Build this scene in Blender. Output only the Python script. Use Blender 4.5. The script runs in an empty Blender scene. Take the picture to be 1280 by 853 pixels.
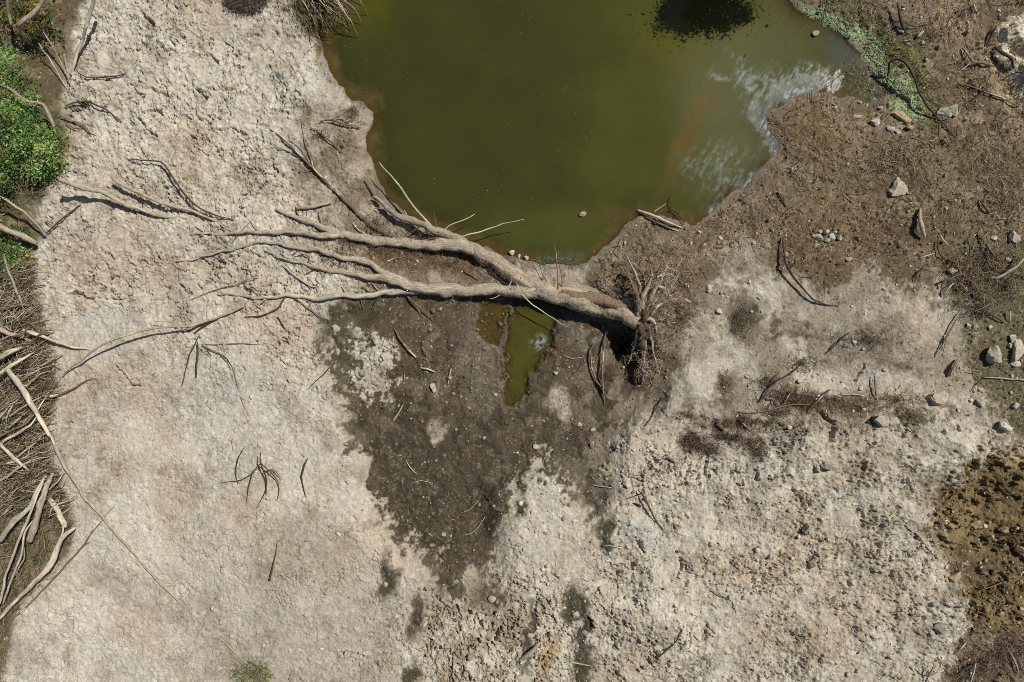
import bpy, math, random
import numpy as np
from mathutils import Vector

# ------------------------------------------------------------------ camera, sky, sun, exposure
scene = bpy.context.scene
COL = scene.collection
CAM_H = 10.7            # metres above the water
PX = 0.0125             # metres of ground per photo pixel (1280 wide) at water level
SUN_AZ = math.radians(35)     # direction towards the sun, from +X (right of the photo) to +Y (top)
SUN_EL = math.radians(54)

cam_d = bpy.data.cameras.new("camera"); cam = bpy.data.objects.new("camera", cam_d); COL.objects.link(cam)
cam.location = (0, 0, CAM_H); cam.rotation_euler = (0, 0, 0)
cam_d.sensor_width = 36; cam_d.lens = 36 * CAM_H / (1280 * PX); cam_d.clip_start = 0.1; cam_d.clip_end = 1000
scene.camera = cam

world = bpy.data.worlds.new("World"); scene.world = world; world.use_nodes = True
wn = world.node_tree; wn.nodes.clear()
sky = wn.nodes.new("ShaderNodeTexSky"); sky.sky_type = 'NISHITA'; sky.sun_disc = False
sky.sun_elevation = SUN_EL; sky.sun_rotation = math.pi / 2 - SUN_AZ
bg = wn.nodes.new("ShaderNodeBackground"); bg.inputs[1].default_value = 0.05
wo = wn.nodes.new("ShaderNodeOutputWorld")
wn.links.new(sky.outputs[0], bg.inputs[0]); wn.links.new(bg.outputs[0], wo.inputs[0])

sun_d = bpy.data.lights.new("sun", 'SUN'); sun = bpy.data.objects.new("sun", sun_d); COL.objects.link(sun)
sun_d.energy = 4.3; sun_d.angle = math.radians(0.53); sun_d.color = (1.0, 0.965, 0.91)
sdir = Vector((math.cos(SUN_EL) * math.cos(SUN_AZ), math.cos(SUN_EL) * math.sin(SUN_AZ), math.sin(SUN_EL)))
sun.rotation_euler = sdir.to_track_quat('Z', 'Y').to_euler(); sun.location = sdir * 30

scene.view_settings.view_transform = 'Standard'; scene.view_settings.look = 'None'
scene.view_settings.gamma = 1; scene.view_settings.use_curve_mapping = False
scene.view_settings.exposure = 0.0
scene.cycles.filter_width = 0.9; scene.cycles.use_denoising = False; scene.cycles.max_bounces = 6; scene.cycles.diffuse_bounces = 3; scene.cycles.transparent_max_bounces = 8

random.seed(7); R = random.Random(11); NR = np.random.default_rng(5)

# ------------------------------------------------------------------ noise and outline helpers
def srgb(*c):
    a = np.array(c, float) / 255.0
    return np.where(a <= 0.04045, a / 12.92, ((a + 0.055) / 1.055) ** 2.4)

def vn(x, y, seed):
    t = np.random.default_rng(seed).random((256, 256))
    xi = np.floor(x).astype(np.int64); yi = np.floor(y).astype(np.int64)
    fx = x - xi; fy = y - yi
    fx = fx * fx * fx * (fx * (fx * 6 - 15) + 10); fy = fy * fy * fy * (fy * (fy * 6 - 15) + 10)
    x0 = xi & 255; x1 = (xi + 1) & 255; y0 = yi & 255; y1 = (yi + 1) & 255
    return (t[y0, x0] * (1 - fx) + t[y0, x1] * fx) * (1 - fy) + (t[y1, x0] * (1 - fx) + t[y1, x1] * fx) * fy

def fbm(x, y, size, octv, seed, gain=0.5):
    """0..1 noise, features about `size` across, rotated per octave."""
    out = 0; amp = 1; tot = 0; f = 1.0 / size; a = 0.6 + seed
    for k in range(octv):
        c, s = math.cos(a), math.sin(a)
        out = out + amp * vn((x * c - y * s) * f + 17.3 * k, (x * s + y * c) * f + 9.1 * k, seed * 31 + k)
        tot += amp; amp *= gain; f *= 2.03; a += 1.1
    return out / tot

def worley(x, y, size, seed, jit=0.9):
    rg = np.random.default_rng(seed); px = rg.random((128, 128)); py = rg.random((128, 128)); pv = rg.random((128, 128))
    x = x / size; y = y / size
    xi = np.floor(x).astype(np.int64); yi = np.floor(y).astype(np.int64)
    f1 = np.full(x.shape, 9.0); f2 = np.full(x.shape, 9.0); cid = np.zeros(x.shape)
    for dx in (-1, 0, 1):
        for dy in (-1, 0, 1):
            cx = xi + dx; cy = yi + dy; ix = cx & 127; iy = cy & 127
            d = np.hypot(cx + 0.5 + jit * (px[iy, ix] - 0.5) - x, cy + 0.5 + jit * (py[iy, ix] - 0.5) - y)
            closer = d < f1
            f2 = np.where(closer, f1, np.minimum(f2, d)); cid = np.where(closer, pv[iy, ix], cid)
            f1 = np.where(closer, d, f1)
    return f1, f2, cid

def sstep(a, b, x):
    t = np.clip((x - a) / (b - a), 0, 1); return t * t * (3 - 2 * t)

# coarse lattice on which outline distances are worked out
CX0, CY0, CST = -360, -360, 4
CNX, CNY = 500, 400
_cx, _cy = np.meshgrid(CX0 + CST * np.arange(CNX), CY0 + CST * np.arange(CNY))

def poly_sdf(poly):
    """distance to an outline, negative inside, on the coarse lattice"""
    x, y = _cx.astype(float), _cy.astype(float)
    d2 = np.full(x.shape, 1e12); inside = np.zeros(x.shape, bool); n = len(poly)
    for i in range(n):
        x0, y0 = poly[i]; x1, y1 = poly[(i + 1) % n]
        ex, ey = x1 - x0, y1 - y0
        t = np.clip(((x - x0) * ex + (y - y0) * ey) / (ex * ex + ey * ey + 1e-9), 0, 1)
        d2 = np.minimum(d2, (x - x0 - t * ex) ** 2 + (y - y0 - t * ey) ** 2)
        if y0 != y1:
            c = ((y0 > y) != (y1 > y)) & (x < (x1 - x0) * (y - y0) / (y1 - y0) + x0)
            inside ^= c
    d = np.sqrt(d2); return np.where(inside, -d, d)

def lookup(field, u, v):
    fx = np.clip((u - CX0) / CST, 0, CNX - 1.001); fy = np.clip((v - CY0) / CST, 0, CNY - 1.001)
    xi = fx.astype(np.int64); yi = fy.astype(np.int64); fx = fx - xi; fy = fy - yi
    return (field[yi, xi] * (1 - fx) + field[yi, xi + 1] * fx) * (1 - fy) + (field[yi + 1, xi] * (1 - fx) + field[yi + 1, xi + 1] * fx) * fy

def line_dist(u, v, pts, reach, box=None):
    """distance to a polyline; only near it"""
    d = np.full(u.shape, 1e3)
    for (x0, y0), (x1, y1) in zip(pts[:-1], pts[1:]):
        ex, ey = x1 - x0, y1 - y0
        t = np.clip(((u - x0) * ex + (v - y0) * ey) / (ex * ex + ey * ey + 1e-9), 0, 1)
        d = np.minimum(d, np.hypot(u - x0 - t * ex, v - y0 - t * ey))
    return d

POND = [(500,-330),(425,-150),(436,-10),(428,18),(420,35),(398,32),(405,60),(412,90),(424,108),(440,122),(456,124),(463,140),(462,160),(459,185),(466,210),(474,232),(486,252),(506,268),(530,280),(555,288),(575,300),(600,305),(630,318),(655,324),(685,332),(720,332),(745,322),(768,300),(778,282),(800,268),(830,274),(865,282),(890,268),(920,240),(950,215),(972,195),(975,182),(962,165),(955,145),(975,130),(1000,118),(1030,114),(1050,122),(1085,125),(1104,120),(1098,100),(1085,85),(1072,62),(1045,38),(1015,22),(992,10),(975,-15),(985,-80),(1010,-190),(900,-330)]
PUDDLE = [(640,374),(690,372),(702,388),(694,412),(682,440),(668,465),(655,492),(643,510),(633,507),(628,480),(629,450),(633,420),(636,395)]
PUDDLE_B = [(598,374),(634,378),(632,400),(628,415),(622,431),(612,434),(600,424),(593,408)]
WET = [(395,398),(440,376),(520,368),(600,360),(700,365),(770,395),(800,420),(832,440),(842,480),(820,515),(790,522),(768,555),(768,600),(742,642),(722,625),(708,600),(694,572),(672,580),(640,602),(616,622),(622,650),(634,690),(628,722),(600,726),(560,722),(530,704),(500,684),(474,648),(457,606),(447,562),(432,524),(428,485),(404,448)]
DRY_IN = [(438,432),(468,415),(492,430),(502,458),(488,492),(462,502),(444,482)]
BROWN = [(752,300),(770,240),(850,235),(900,200),(925,160),(920,120),(990,80),(1060,95),(1040,60),(960,30),(930,-80),(900,-360),(1640,-360),(1640,575),(1290,535),(1235,522),(1205,478),(1186,432),(1198,395),(1165,355),(1080,345),(1040,372),(985,330),(930,312),(892,330),(868,362),(845,420),(820,440),(770,405),(740,355),(745,325)]
OCHRE = [(1165,606),(1205,582),(1250,566),(1400,530),(1500,800),(1280,806),(1220,800),(1200,760),(1188,705),(1160,655)]
DKLIT = [(1186,830),(1205,800),(1250,785),(1500,770),(1500,1000),(1180,1000)]
BRUSH = [(-360,225),(30,232),(50,290),(42,360),(58,420),(72,475),(60,540),(72,596),(96,655),(66,715),(14,775),(-6,860),(-20,1200),(-360,1200)]
UNDER = [(-360,-360),(125,-360),(116,-20),(96,40),(76,80),(84,140),(88,205),(56,250),(-360,260)]
LFTDARK = [(70,700),(112,692),(158,722),(200,712),(290,664),(380,636),(470,680),(500,760),(500,1000),(282,1000),(250,800),(150,752)]
SHORE = [(388,128),(452,128),(468,215),(520,235),(590,262),(680,290),(765,290),(770,380),(640,372),(470,372),(400,300),(372,235),(362,175)]
GREYSH = [(400,0),(425,38),(418,100),(446,128),(424,112),(398,60),(360,10)]
ALGAE = [(990,2),(1015,8),(1060,25),(1100,50),(1115,85),(1150,110),(1165,150),(1140,150),(1100,122),(1098,100),(1085,85),(1072,62),(1045,38),(1015,22)]
ALGAE_G = [(1000,-20),(1060,0),(1110,40),(1135,70),(1165,110),(1185,150),(1180,185),(1150,150),(1125,110),(1100,60),(1050,20)]
SCUMZ = [(1040,75),(1080,78),(1105,110),(1115,128),(1060,128),(1030,112)]
WHITEB = [(1244,30),(1262,22),(1400,5),(1400,160),(1286,140),(1268,118),(1258,92),(1246,66)]
S = {k: poly_sdf(p) for k, p in dict(pond=POND, pud=PUDDLE, pudb=PUDDLE_B, wet=WET, dry=DRY_IN, brown=BROWN, ochre=OCHRE,
     dklit=DKLIT, brush=BRUSH, under=UNDER, lft=LFTDARK, shore=SHORE, greysh=GREYSH, algae=ALGAE, algg=ALGAE_G, scumz=SCUMZ, white=WHITEB).items()}

# ------------------------------------------------------------------ terrain
def axis(lo, hi, step, far):
    core = np.arange(lo, hi + step * 0.5, step); out = []; d = step; x = hi
    while x < far: d *= 1.28; x += d; out.append(x)
    left = [lo - (o - hi) for o in out][::-1]
    return np.concatenate([left, core, out]), len(left), len(core)
GS = 1.0
UX0, UX1, VY0, VY1 = -70.0, 1350.0, -60.0, 915.0
gu, LU, NU = axis(UX0, UX1, GS, 60000.0)
gv, LV, NV = axis(VY0, VY1, GS, 60000.0)
U, V = np.meshgrid(gu, gv)
U = U.astype(np.float64); V = V.astype(np.float64)

def base_height(u, v):
    """broad shape of the land in metres, water level at 0"""
    wu = (fbm(u, v, 26, 4, 3) - 0.5) * 15; wv = (fbm(u, v, 26, 4, 4) - 0.5) * 15
    d = lookup(S['pond'], u + wu, v + wv)
    land = 0.002 + 0.26 * (1 - np.exp(-np.maximum(d, 0) / 60.0))
    lump = (fbm(u, v, 190, 3, 8) - 0.5) * 0.22 * sstep(0, 80, d)
    dw = lookup(S['wet'], u + wu, v + wv)
    low = 1 - sstep(-20, 25, dw)
    land = (land + lump) * (1 - low) + (0.055 + 0.04 * (fbm(u, v, 40, 3, 9) - 0.3)) * low
    # steep lip on the left bank
    land = land + 0.10 * sstep(2, 14, d) * (1 - sstep(20, 70, d)) * (1 - sstep(430, 480, u)) * sstep(95, 130, v) * (1 - sstep(215, 250, v))
    bed = -0.55 * (1 - np.exp(np.minimum(d, 0) / 45.0)) - 0.002
    h = np.where(d > 0, np.minimum(np.maximum(land, 0.0), 0.001 + 0.011 * np.maximum(d, 0)), bed)
    for key, dep in (('pud', 0.16), ('pudb', 0.05)):
        dp = lookup(S[key], u + wu * 0.8 + (fbm(u, v, 9, 4, 5) - .5) * 20, v + wv * 0.8 + (fbm(u, v, 9, 4, 6) - .5) * 12)
        k = 1 - sstep(-7, 9, dp)
        h = np.where(dp < 9, h * (1 - k) + (-dep * (1 - np.exp(np.minimum(dp, 0) / 14.0)) - 0.008) * k, h)
    h = h - 0.15 * (1 - sstep(-40, 15, lookup(S['ochre'], u, v)))          # scooped hollow
    h = h + 0.22 * (1 - sstep(-25, 12, lookup(S['white'], u + wu, v + wv)))
    h = h + 0.25 * (1 - sstep(-90, 10, lookup(S['under'], u, v)))
    h = h + 0.10 * np.exp(-(((u - 1080) / 150) ** 2 + ((v - 560) / 70) ** 2))
    far = np.maximum(np.maximum(UX0 - u, u - UX1), np.maximum(VY0 - v, v - VY1))
    h = h + 1.2 * sstep(150, 2500, far) * (fbm(u, v, 1600, 3, 12)) + np.where(far > 600, 0.3, 0)
    return h, d, dw

H0, D0, _ = base_height(U, V)
k = (CAM_H - H0) / CAM_H
IU = 640 + (U - 640) / k; IV = 426.5 + (V - 426.5) / k                       # where each spot shows in the photo
H1, D, DW = base_height(IU, IV)
wob = (fbm(IU, IV, 22, 5, 21, 0.6) - 0.5); wob2 = (fbm(IU, IV, 22, 5, 22, 0.6) - 0.5)
WU = IU + wob * 34; WV = IV + wob2 * 34
def M(key, soft=3.0, off=0.0, rough=1.0):
    d = lookup(S[key], IU + wob * 34 * rough, IV + wob2 * 34 * rough) + off
    return 1 - sstep(-soft, soft, d)
def blob(cx, cy, rx, ry, soft=0.5, ang=0.0):
    c, s = math.cos(ang), math.sin(ang); a = WU - cx; b = WV - cy
    q = np.hypot((a * c + b * s) / rx, (-a * s + b * c) / ry)
    return 1 - sstep(1 - soft, 1 + soft, q)

n1 = fbm(IU, IV, 6, 3, 31); n2 = fbm(IU, IV, 14, 4, 32); n3 = fbm(IU, IV, 60, 4, 33); n4 = fbm(IU, IV, 3.2, 2, 34)
n5 = fbm(IU, IV, 160, 3, 35); n6 = fbm(IU, IV, 30, 5, 36, 0.62)
n7 = fbm(IU, IV, 1.7, 2, 37)
rag = (n1 - .5) * 26 + (n4 - .5) * 16 + (n2 - .5) * 22
rut = fbm(IU + IV * .12 + wob * 50, IV * 0.2, 15, 4, 48)
wet = M('wet', 9, -rag * (0.6 + 1.3 * sstep(.4, .7, n3)) - (rut - .5) * (26 + 60 * sstep(560, 740, IV)) - (n6 - .5) * 60 * sstep(560, 740, IV)); dryin = M('dry', 3, -rag * 1.2)
halo = M('wet', 26, (n6 - .5) * 50) * (1 - dryin * .7)
wet = wet * (1 - dryin) * (1 - .35 * sstep(690, 760, IU) * sstep(.42, .6, n2))
for b in ((432, 548, 13, 9), (452, 580, 10, 8), (542, 486, 6, 7), (484, 648, 6, 6), (447,390+20,7,6), (545, 540, 9, 12), (700,500,14,16),(660, 640, 8, 22)):
    wet = wet * (1 - blob(*b))
for b in ((760, 672, 11, 22), (722, 758, 15, 28), (728, 800, 9, 26), (733, 835, 12, 34), (486, 722, 13, 24), (520, 770, 12, 30), (970, 408, 7, 16), (648, 632, 9, 16), (648, 600, 10, 14),(610,745,18,20),(513,840,9,14), (930, 400, 22, 28), (660,790,6,50)):
    wet = np.maximum(wet, blob(*b) * sstep(0.30, 0.42, n2 * 0.5 + n1 * 0.3 + rut * .2 + 0.02))
brown = M('brown', 18, (n6 - 0.5) * 90 + (n1 - .5) * 26)
ochre = M('ochre', 16, (n2 - .5) * 34 + (n1 - .5) * 24); dkl = M('dklit', 9, (n2 - .5) * 20)
brush = M('brush', 7); under = M('under', 8); lft = M('lft', 6, 0, 0.6); shore = M('shore', 14); white = M('white', 3)
algae = M('algae', 3, (n1 - 0.5) * 24); algg = M('algg', 8, (n1 - 0.5) * 40); scumz = M('scumz', 5)
clay = np.clip(1 - np.maximum.reduce([wet, brown, ochre, dkl, brush, under, shore * 0.6]), 0, 1)

# --- relief
h = H1.copy()
land = sstep(0.5, 9, D)
Lcl = clay * (0.14 + .78 * (1 - sstep(300, 520, IV - 0.25 * IU + 60))) * (1 - sstep(470, 520, IU))       # cracked clods, upper left
Rcl = clay * sstep(700, 790, IU) * sstep(480, 560, IV)
Cbt = blob(625, 805, 120, 85, 0.5) * (1 - wet * .6)
rough = np.clip(0.30 + 0.9 * Lcl + 0.75 * Rcl + 0.9 * Cbt + 0.35 * brown + 1.3 * ochre + 0.8 * dkl + 0.4 * brush + 0.35 * shore, 0, 2.2) * (1 - 0.62 * wet)
h += (n2 - 0.5) * 0.055 * rough * land + (n1 - 0.5) * 0.024 * rough * land
# crusted plates and the gaps between them
f1, f2, cid = worley(IU + wob * 26, IV + wob2 * 26, 17, 5); gap = f2 - f1
plates = sstep(0.42, 0.62, fbm(IU, IV, 55, 3, 41)) * np.clip(Lcl * 1.2 + Rcl * 0.5 + Cbt + clay * 0.15, 0, 1)
h += plates * land * ((cid - 0.5) * 0.03 - 0.05 * (1 - sstep(0.0, 0.12, gap)) * sstep(.4, .55, n2))
f1b, f2b, cidb = worley(IU + wob * 14, IV + wob2 * 14, 7.5, 6); gapb = f2b - f1b
pl2 = sstep(0.45, 0.6, fbm(IU, IV, 38, 3, 42)) * np.clip(Lcl * 1.1 + Rcl * .7 + Cbt + ochre * .8 + dkl, 0, 1)
h += pl2 * land * ((cidb - 0.5) * 0.014 - 0.02 * (1 - sstep(0.0, 0.16, gapb)) * sstep(.42, .55, n1))
# loose clods: round crumbs standing on the surface
def crumbs(size, seed, frac, hgt, dens):
    a, b, c = worley(IU, IV, size, seed)
    on = (c < frac * dens)
    r = 0.24 + 0.2 * (c / max(frac, 1e-3))
    return np.where(on, hgt * np.sqrt(np.clip(1 - (a / r) ** 2, 0, 1)), 0)
dens = np.clip(0.25 + Lcl * .4 + Rcl * 1.0 + Cbt + ochre * 1.9 + dkl + brown * 0.6 + 0.2 * wet, 0, 2) * sstep(0.3, 0.6, n6)
IUb, IVb = IU, IV
IU = IUb + (n1 - .5) * 9 + (n4 - .5) * 3; IV = IVb + (n2 - .5) * 12 + (n7 - .5) * 2
peb = crumbs(5, 51, 0.16, 0.018, dens) + crumbs(8, 52, 0.12, 0.034, dens) + crumbs(14, 53, 0.08, 0.055, np.clip(dens - .35, 0, 2))
IU, IV = IUb, IVb
h += peb * land
# flaked, stepped crust: thin chips with sharp broken edges
def chips(size, seed, thr, hgt, sx=1.0, sy=1.0, ang=0.0):
    c_, s_ = math.cos(ang), math.sin(ang)
    f = fbm((IU * c_ + IV * s_) * sx, (-IU * s_ + IV * c_) * sy, size, 4, seed, 0.6); return hgt * (sstep(thr, thr + 0.025, f) - 0.5)
zone = sstep(0.38, 0.6, fbm(IU, IV, 80, 3, 71)); zone2 = sstep(0.4, 0.6, fbm(IU, IV, 50, 3, 72))
dry = clay * (0.30 + 0.7 * zone)
zl = sstep(.40, .62, fbm(IU, IV, 42, 4, 171)); Lcl = Lcl * (.35 + .75 * zl); Rcl0 = Rcl; Rcl = Rcl * (.18 + .75 * sstep(.42, .62, fbm(IU, IV, 48, 4, 172)))
h += (fbm(IU, IV, 70, 4, 173) - .5) * .16 * land * (Rcl0 + .5 * clay + .6 * ochre) + (fbm(IU, IV, 28, 3, 174) - .5) * .05 * land * (Rcl0 + ochre + .4 * clay)
h += land * (1 - .8 * wet) * 1.45 * (chips(9, 73, 0.54, 0.013) * (0.2 + .6 * Lcl + .6 * Rcl + Cbt) + chips(5, 74, 0.57, 0.012) * (0.15 + .7 * Lcl + .9 * Rcl * zone2 + Cbt + brown * .5 + shore * .5)
     + chips(20, 75, 0.53, 0.022) * (0.2 * clay + .7 * Lcl * zone + .5 * Rcl + Cbt) + chips(8, 76, 0.60, 0.035, 1, 1) * (ochre * 1.5 * sstep(.45, .6, fbm(IU, IV, 34, 3, 175)) + dkl * .8 + Cbt * .6 + Rcl * zone * .35)
     + chips(6, 78, 0.60, 0.030, 1.6, 0.6, 0.3) * (Rcl * zone2 * .9 + Lcl * (1 - zone) * .6))
def crevice(size, seed, eps, depth, octv=4):
    f = np.abs(fbm(IU, IV, size, octv, seed, 0.55) - 0.5); return -depth * (1 - sstep(eps * .4, eps, f))
h += land * (1 - .7 * wet) * 1.3 * (crevice(34, 81, .014, .06) * sstep(.44, .55, n2) * (.25 * clay + .9 * Lcl + .7 * Rcl + Cbt) + crevice(16, 82, .017, .045) * sstep(.45, .57, n1) * (.25 * clay + .9 * Lcl * zone + .9 * Rcl * zone2 + Cbt + .6 * brown + .5 * ochre)
     + crevice(9, 83, .02, .035) * sstep(.48, .58, n6) * (.3 * clay + .7 * Lcl + .7 * Rcl + Cbt + brown + dkl))
pits = sstep(0.74, 0.80, vn(IU / 4.2 + 7, IV / 4.2, 96)) * sstep(.5, .6, n2); h -= pits * land * .03 * (.25 * clay + Lcl + Rcl * .8 + brown * .8 + Cbt + ochre) * (1 - wet)
h += land * (n7 - .5) * 0.010 * (0.5 + rough) * (1 - .5 * blob(230, 620, 220, 220, .5))
# hollow: gouged clods with deep shade
h += ochre * (sstep(0.5, 0.62, fbm(IU, IV, 13, 3, 44)) * 0.07 * sstep(0.35, 0.6, fbm(IU, IV, 70, 2, 45)) - 0.02)
# lower right: diagonal scuffs left by a bucket
h += Rcl * 0.03 * (fbm(IU * 0.9 + IV * 0.35, IV * 0.3 - IU * 0.1, 7, 3, 46) - 0.5)
h += wet * (0.085 * (rut - 0.5) + .02 * (n1 - .5)) * sstep(385, 450, IV)
# cracks traced from the photo
CRACKS = [([(145,457),(152,470),(163,481),(180,484)],1.5),([(90,370),(105,370),(115,374),(120,368),(130,362)],2.4),([(138,376),(148,375),(162,371)],1.8),
 ([(126,311),(133,318),(142,320)],1.7),([(130,352),(142,347),(150,349)],1.5),([(222,359),(228,364),(236,366)],1.4),([(194,318),(200,326)],1.2),
 ([(265,72),(272,80),(277,90)],1.4),([(240,105),(248,114),(258,120),(250,128)],2.0),([(183,24),(190,30)],2.0),([(237,27),(246,33)],1.8),
 ([(213,48),(218,58)],1.4),([(174,142),(180,152),(188,164),(196,170)],1.3),([(178,172),(172,183)],1.3),([(270,163),(290,160),(300,166),(312,168)],1.3),
 ([(560,750),(570,758),(576,766),(574,780),(583,772),(590,764)],1.8),([(601,776),(602,792),(610,800),(621,808)],2.2),([(617,768),(618,780)],2.0),([(624,786),(622,802)],2.2),
 ([(597,803),(606,796)],1.6),([(667,762),(691,770),(692,780)],1.0),([(730,773),(738,782),(738,793)],1.8),([(688,761),(692,775)],1.6),([(849,692),(850,708),(847,724)],1.7),
 ([(797,676),(805,684),(808,690)],2.2),([(792,629),(799,634)],2.0),([(778,600),(780,608)],1.6),([(867,590),(869,601)],1.5),([(920,578),(922,590)],1.5),
 ([(820,585),(822,572)],1.4),([(1027,513),(1032,522),(1040,528),(1042,540),(1040,552)],2.2),([(1090,522),(1092,530)],2.6),([(958,594),(962,602),(970,598)],1.6),
 ([(1080,778),(1100,777),(1120,777),(1136,772),(1144,768)],1.1),([(1060,760),(1072,772),(1080,776)],.9),([(450,818),(430,810),(428,818)],1.4),([(452,830),(458,820)],1.3),
 ([(427,815),(440,812),(447,815)],1.2),([(1136,604),(1142,614)],1.3),([(1065,476),(1073,462),(1076,454)],1.4),([(866,768),(868,778)],1.6),([(763,832),(768,842)],2.0),([(797,842),(802,836)],1.8),
 ([(640,500),(631,470),(631,440),(636,395)],1.2)]
for pts, w in CRACKS:
    xs = [p[0] for p in pts]; ys = [p[1] for p in pts]
    i0 = np.searchsorted(gu, min(xs) - 40); i1 = np.searchsorted(gu, max(xs) + 40)
    j0 = np.searchsorted(gv, min(ys) - 40); j1 = np.searchsorted(gv, max(ys) + 40)
    sl = (slice(max(j0, 0), j1), slice(max(i0, 0), i1))
    dd = line_dist(IU[sl] + wob[sl] * 14 + (n4[sl] - .5) * 3, IV[sl] + wob2[sl] * 14 + (n4[sl] - .5) * 3, pts, 10)
    ww = w * (0.1 + 1.7 * sstep(.35, .62, n1[sl]))
    h[sl] -= 0.085 * (w / 1.6) * (1 - sstep(ww * 0.35, ww, dd)); h[sl] += 0.012 * np.exp(-((dd - w * 2) / 2.5) ** 2)
# the pit torn open under the root plate, and spoil beside it
def bell(cx, cy, rx, ry, p=2.0): return np.exp(-((np.abs(IU - cx + wob * 10) / rx) ** p + (np.abs(IV - cy + wob2 * 10) / ry) ** p))
h += -0.34 * bell(786, 440, 15, 22) - 0.16 * bell(780, 366, 20, 16) - 0.16 * bell(789, 478, 10, 13) - .12 * bell(778,425,14,18)
h += 0.10 * bell(768, 462, 9, 13) + 0.10 * bell(797, 462, 7, 22) + 0.06 * bell(812, 440, 12, 30) + 0.07 * bell(842, 350, 30, 30)
# eroded holes and cuts
for cx, cy, rx, ry, dep in ((1268, 62, 7, 9, .16), (1278, 70, 8, 12, .12), (1250, 50, 5, 6, .14), (245, 70, 6, 4, .08), (240, 100, 5, 6, .07), (258,4,7,4,.09), (1274,3,6,5,.1),
                            (970, 408, 5, 12, .03), (1158,745,10,12,.02), (60,420,20,12,-.05), (108, 88, 7, 5, .03), (1270, 688, 6, 5, .12), (1205,690,7,9,.08), (1222,658,5,9,.08)):
    h -= dep * bell(cx, cy, rx, ry)
# mounds and pale lumps
for cx, cy, rx, ry, up in ((1102, 525, 11, 8, .07), (1170, 499, 12, 7, .05), (1254, 533, 9, 7, .05), (455, 135, 9, 16, .06), (450,155,10,9,.04), (1195, 560, 30, 10, .03), (1245, 640, 14, 12, .05), (1262, 660, 12, 12, .05), (775,640,20,10,.03), (1085,430,55,28,.09)):
    h += up * bell(cx, cy, rx, ry)
h = np.where(D < 0.5, np.minimum(h, np.where(D < 0, H1 + 0.01, h)), h)

# --- colour of the soil itself
def mix(a, b, m): return a * (1 - m[..., None]) + b * m[..., None]
shp = IU.shape
C = np.ones(shp + (3,)) * srgb(188, 179, 160)
C = mix(C, srgb(204, 196, 178) * np.ones(3), sstep(0.45, 0.75, n3 * .6 + n2 * .4) * 0.8)
C = mix(C, srgb(158, 146, 125), sstep(0.50, 0.70, n6) * 0.65)
C = mix(C, srgb(176, 152, 124), sstep(0.52, 0.72, fbm(IU, IV, 90, 4, 61)) * 0.38)
bluem = np.zeros(shp)
for b in ((130, 412, 45, 22), (395, 118, 34, 30), (350, 320, 22, 26), (800, 672, 40, 18), (968, 565, 34, 26), (300, 480, 40, 50), (1180, 330, 20, 14), (460, 455, 20, 20), (375, 205, 22, 22), (920, 828, 24, 14), (345,100,20,16), (1085, 470, 30, 14), (1040,620,24,16)):
    bluem = np.maximum(bluem, blob(*b, 0.7))
C = mix(C, srgb(172, 174, 166), bluem * 0.55 * sstep(0.3, 0.6, n2))
C = mix(C, srgb(150, 138, 119), lft * 0.45)
C = mix(C, srgb(150, 138, 116), Rcl * 0.35 * sstep(0.4, 0.65, n2))
C = mix(C, srgb(182, 160, 132), Rcl * 0.5 * blob(1000, 690, 80, 60, .8))
C = mix(C, srgb(126, 113, 93), shore * (0.45 + 0.5 * sstep(0.4, 0.6, n6)))
C = mix(C, srgb(105, 84, 60), shore * blob(545, 325, 90, 20, 0.6) * 0.9)
C = mix(C, srgb(118, 96, 74), M('greysh', 4) * 0.9)
brc = mix(np.ones(shp + (3,)) * srgb(118, 104, 83), srgb(100, 89, 67), sstep(0.4, 0.65, n3)); brc = mix(brc, srgb(148, 133, 109), sstep(0.46, 0.62, n6) * 0.75)
brc = mix(brc, srgb(118, 98, 70), blob(1010, 155, 60, 40, .6) * .6)
brc = mix(brc, srgb(98, 94, 68), sstep(1130, 1230, IU) * sstep(230, 330, IV) * 0.8)
brc = mix(brc, srgb(106, 86, 60), blob(1060, 290, 110, 40, .7) * 0.5)
C = mix(C, brc, brown)
C = mix(C, srgb(170, 150, 118), blob(1195, 25, 16, 34, 0.6, -0.5) * 0.7)
C = mix(C, srgb(176, 158, 126), blob(1262, 120, 10, 60, 0.6, -0.5) * 0.7)
mid = np.maximum(blob(1000, 420, 230, 120, .6), blob(990, 510, 190, 40, .5)) * clay * sstep(.36, .62, n6 * .6 + n3 * .4)
C = mix(C, srgb(136, 123, 102), mid * .8)
# brown fibre mats and damp stains on the right
for b in ((872, 556, 20, 15), (884, 562, 18, 12), (866,548,12,9), (937, 556, 18, 14), (944,566,10,10), (928, 530, 14, 12), (985, 496, 34, 16), (1005,500,26,14), (965,508,20,10), (1065, 512, 30, 12), (930, 400, 18, 34), (962, 478, 14, 10), (1100,505,45,12),(1140,520,30,14),(1000,330,60,14),(1115,300,30,20),(900,530,40,10),(960,530,50,10),(1040,500,40,10),(1180,520,24,8),(905,480,12,22),(860,520,16,10),(1010,420,40,8),(1120,460,30,10),(890,340,50,22),(850,380,26,30),(840,450,16,30)):
    C = mix(C, srgb(100, 84, 65), blob(*b, 0.6) * sstep(.3, .55, n1 * .5 + n6 * .5) * .85)
C = mix(C, srgb(122, 112, 96), blob(1085, 425, 60, 34, .4) * .5)
occ = mix(np.ones(shp + (3,)) * srgb(122, 105, 75), srgb(98, 85, 61), sstep(0.4, 0.6, n6)); occ = mix(occ, srgb(136, 120, 90), sstep(0.62, 0.75, n2) * .8)
C = mix(C, occ, ochre)
C = mix(C, srgb(186, 166, 118), blob(1272, 572, 20, 16, .6) * .5)
C = mix(C, srgb(190, 168, 120), blob(1185, 690, 14, 60, .7, 0.35) * .2)
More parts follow.
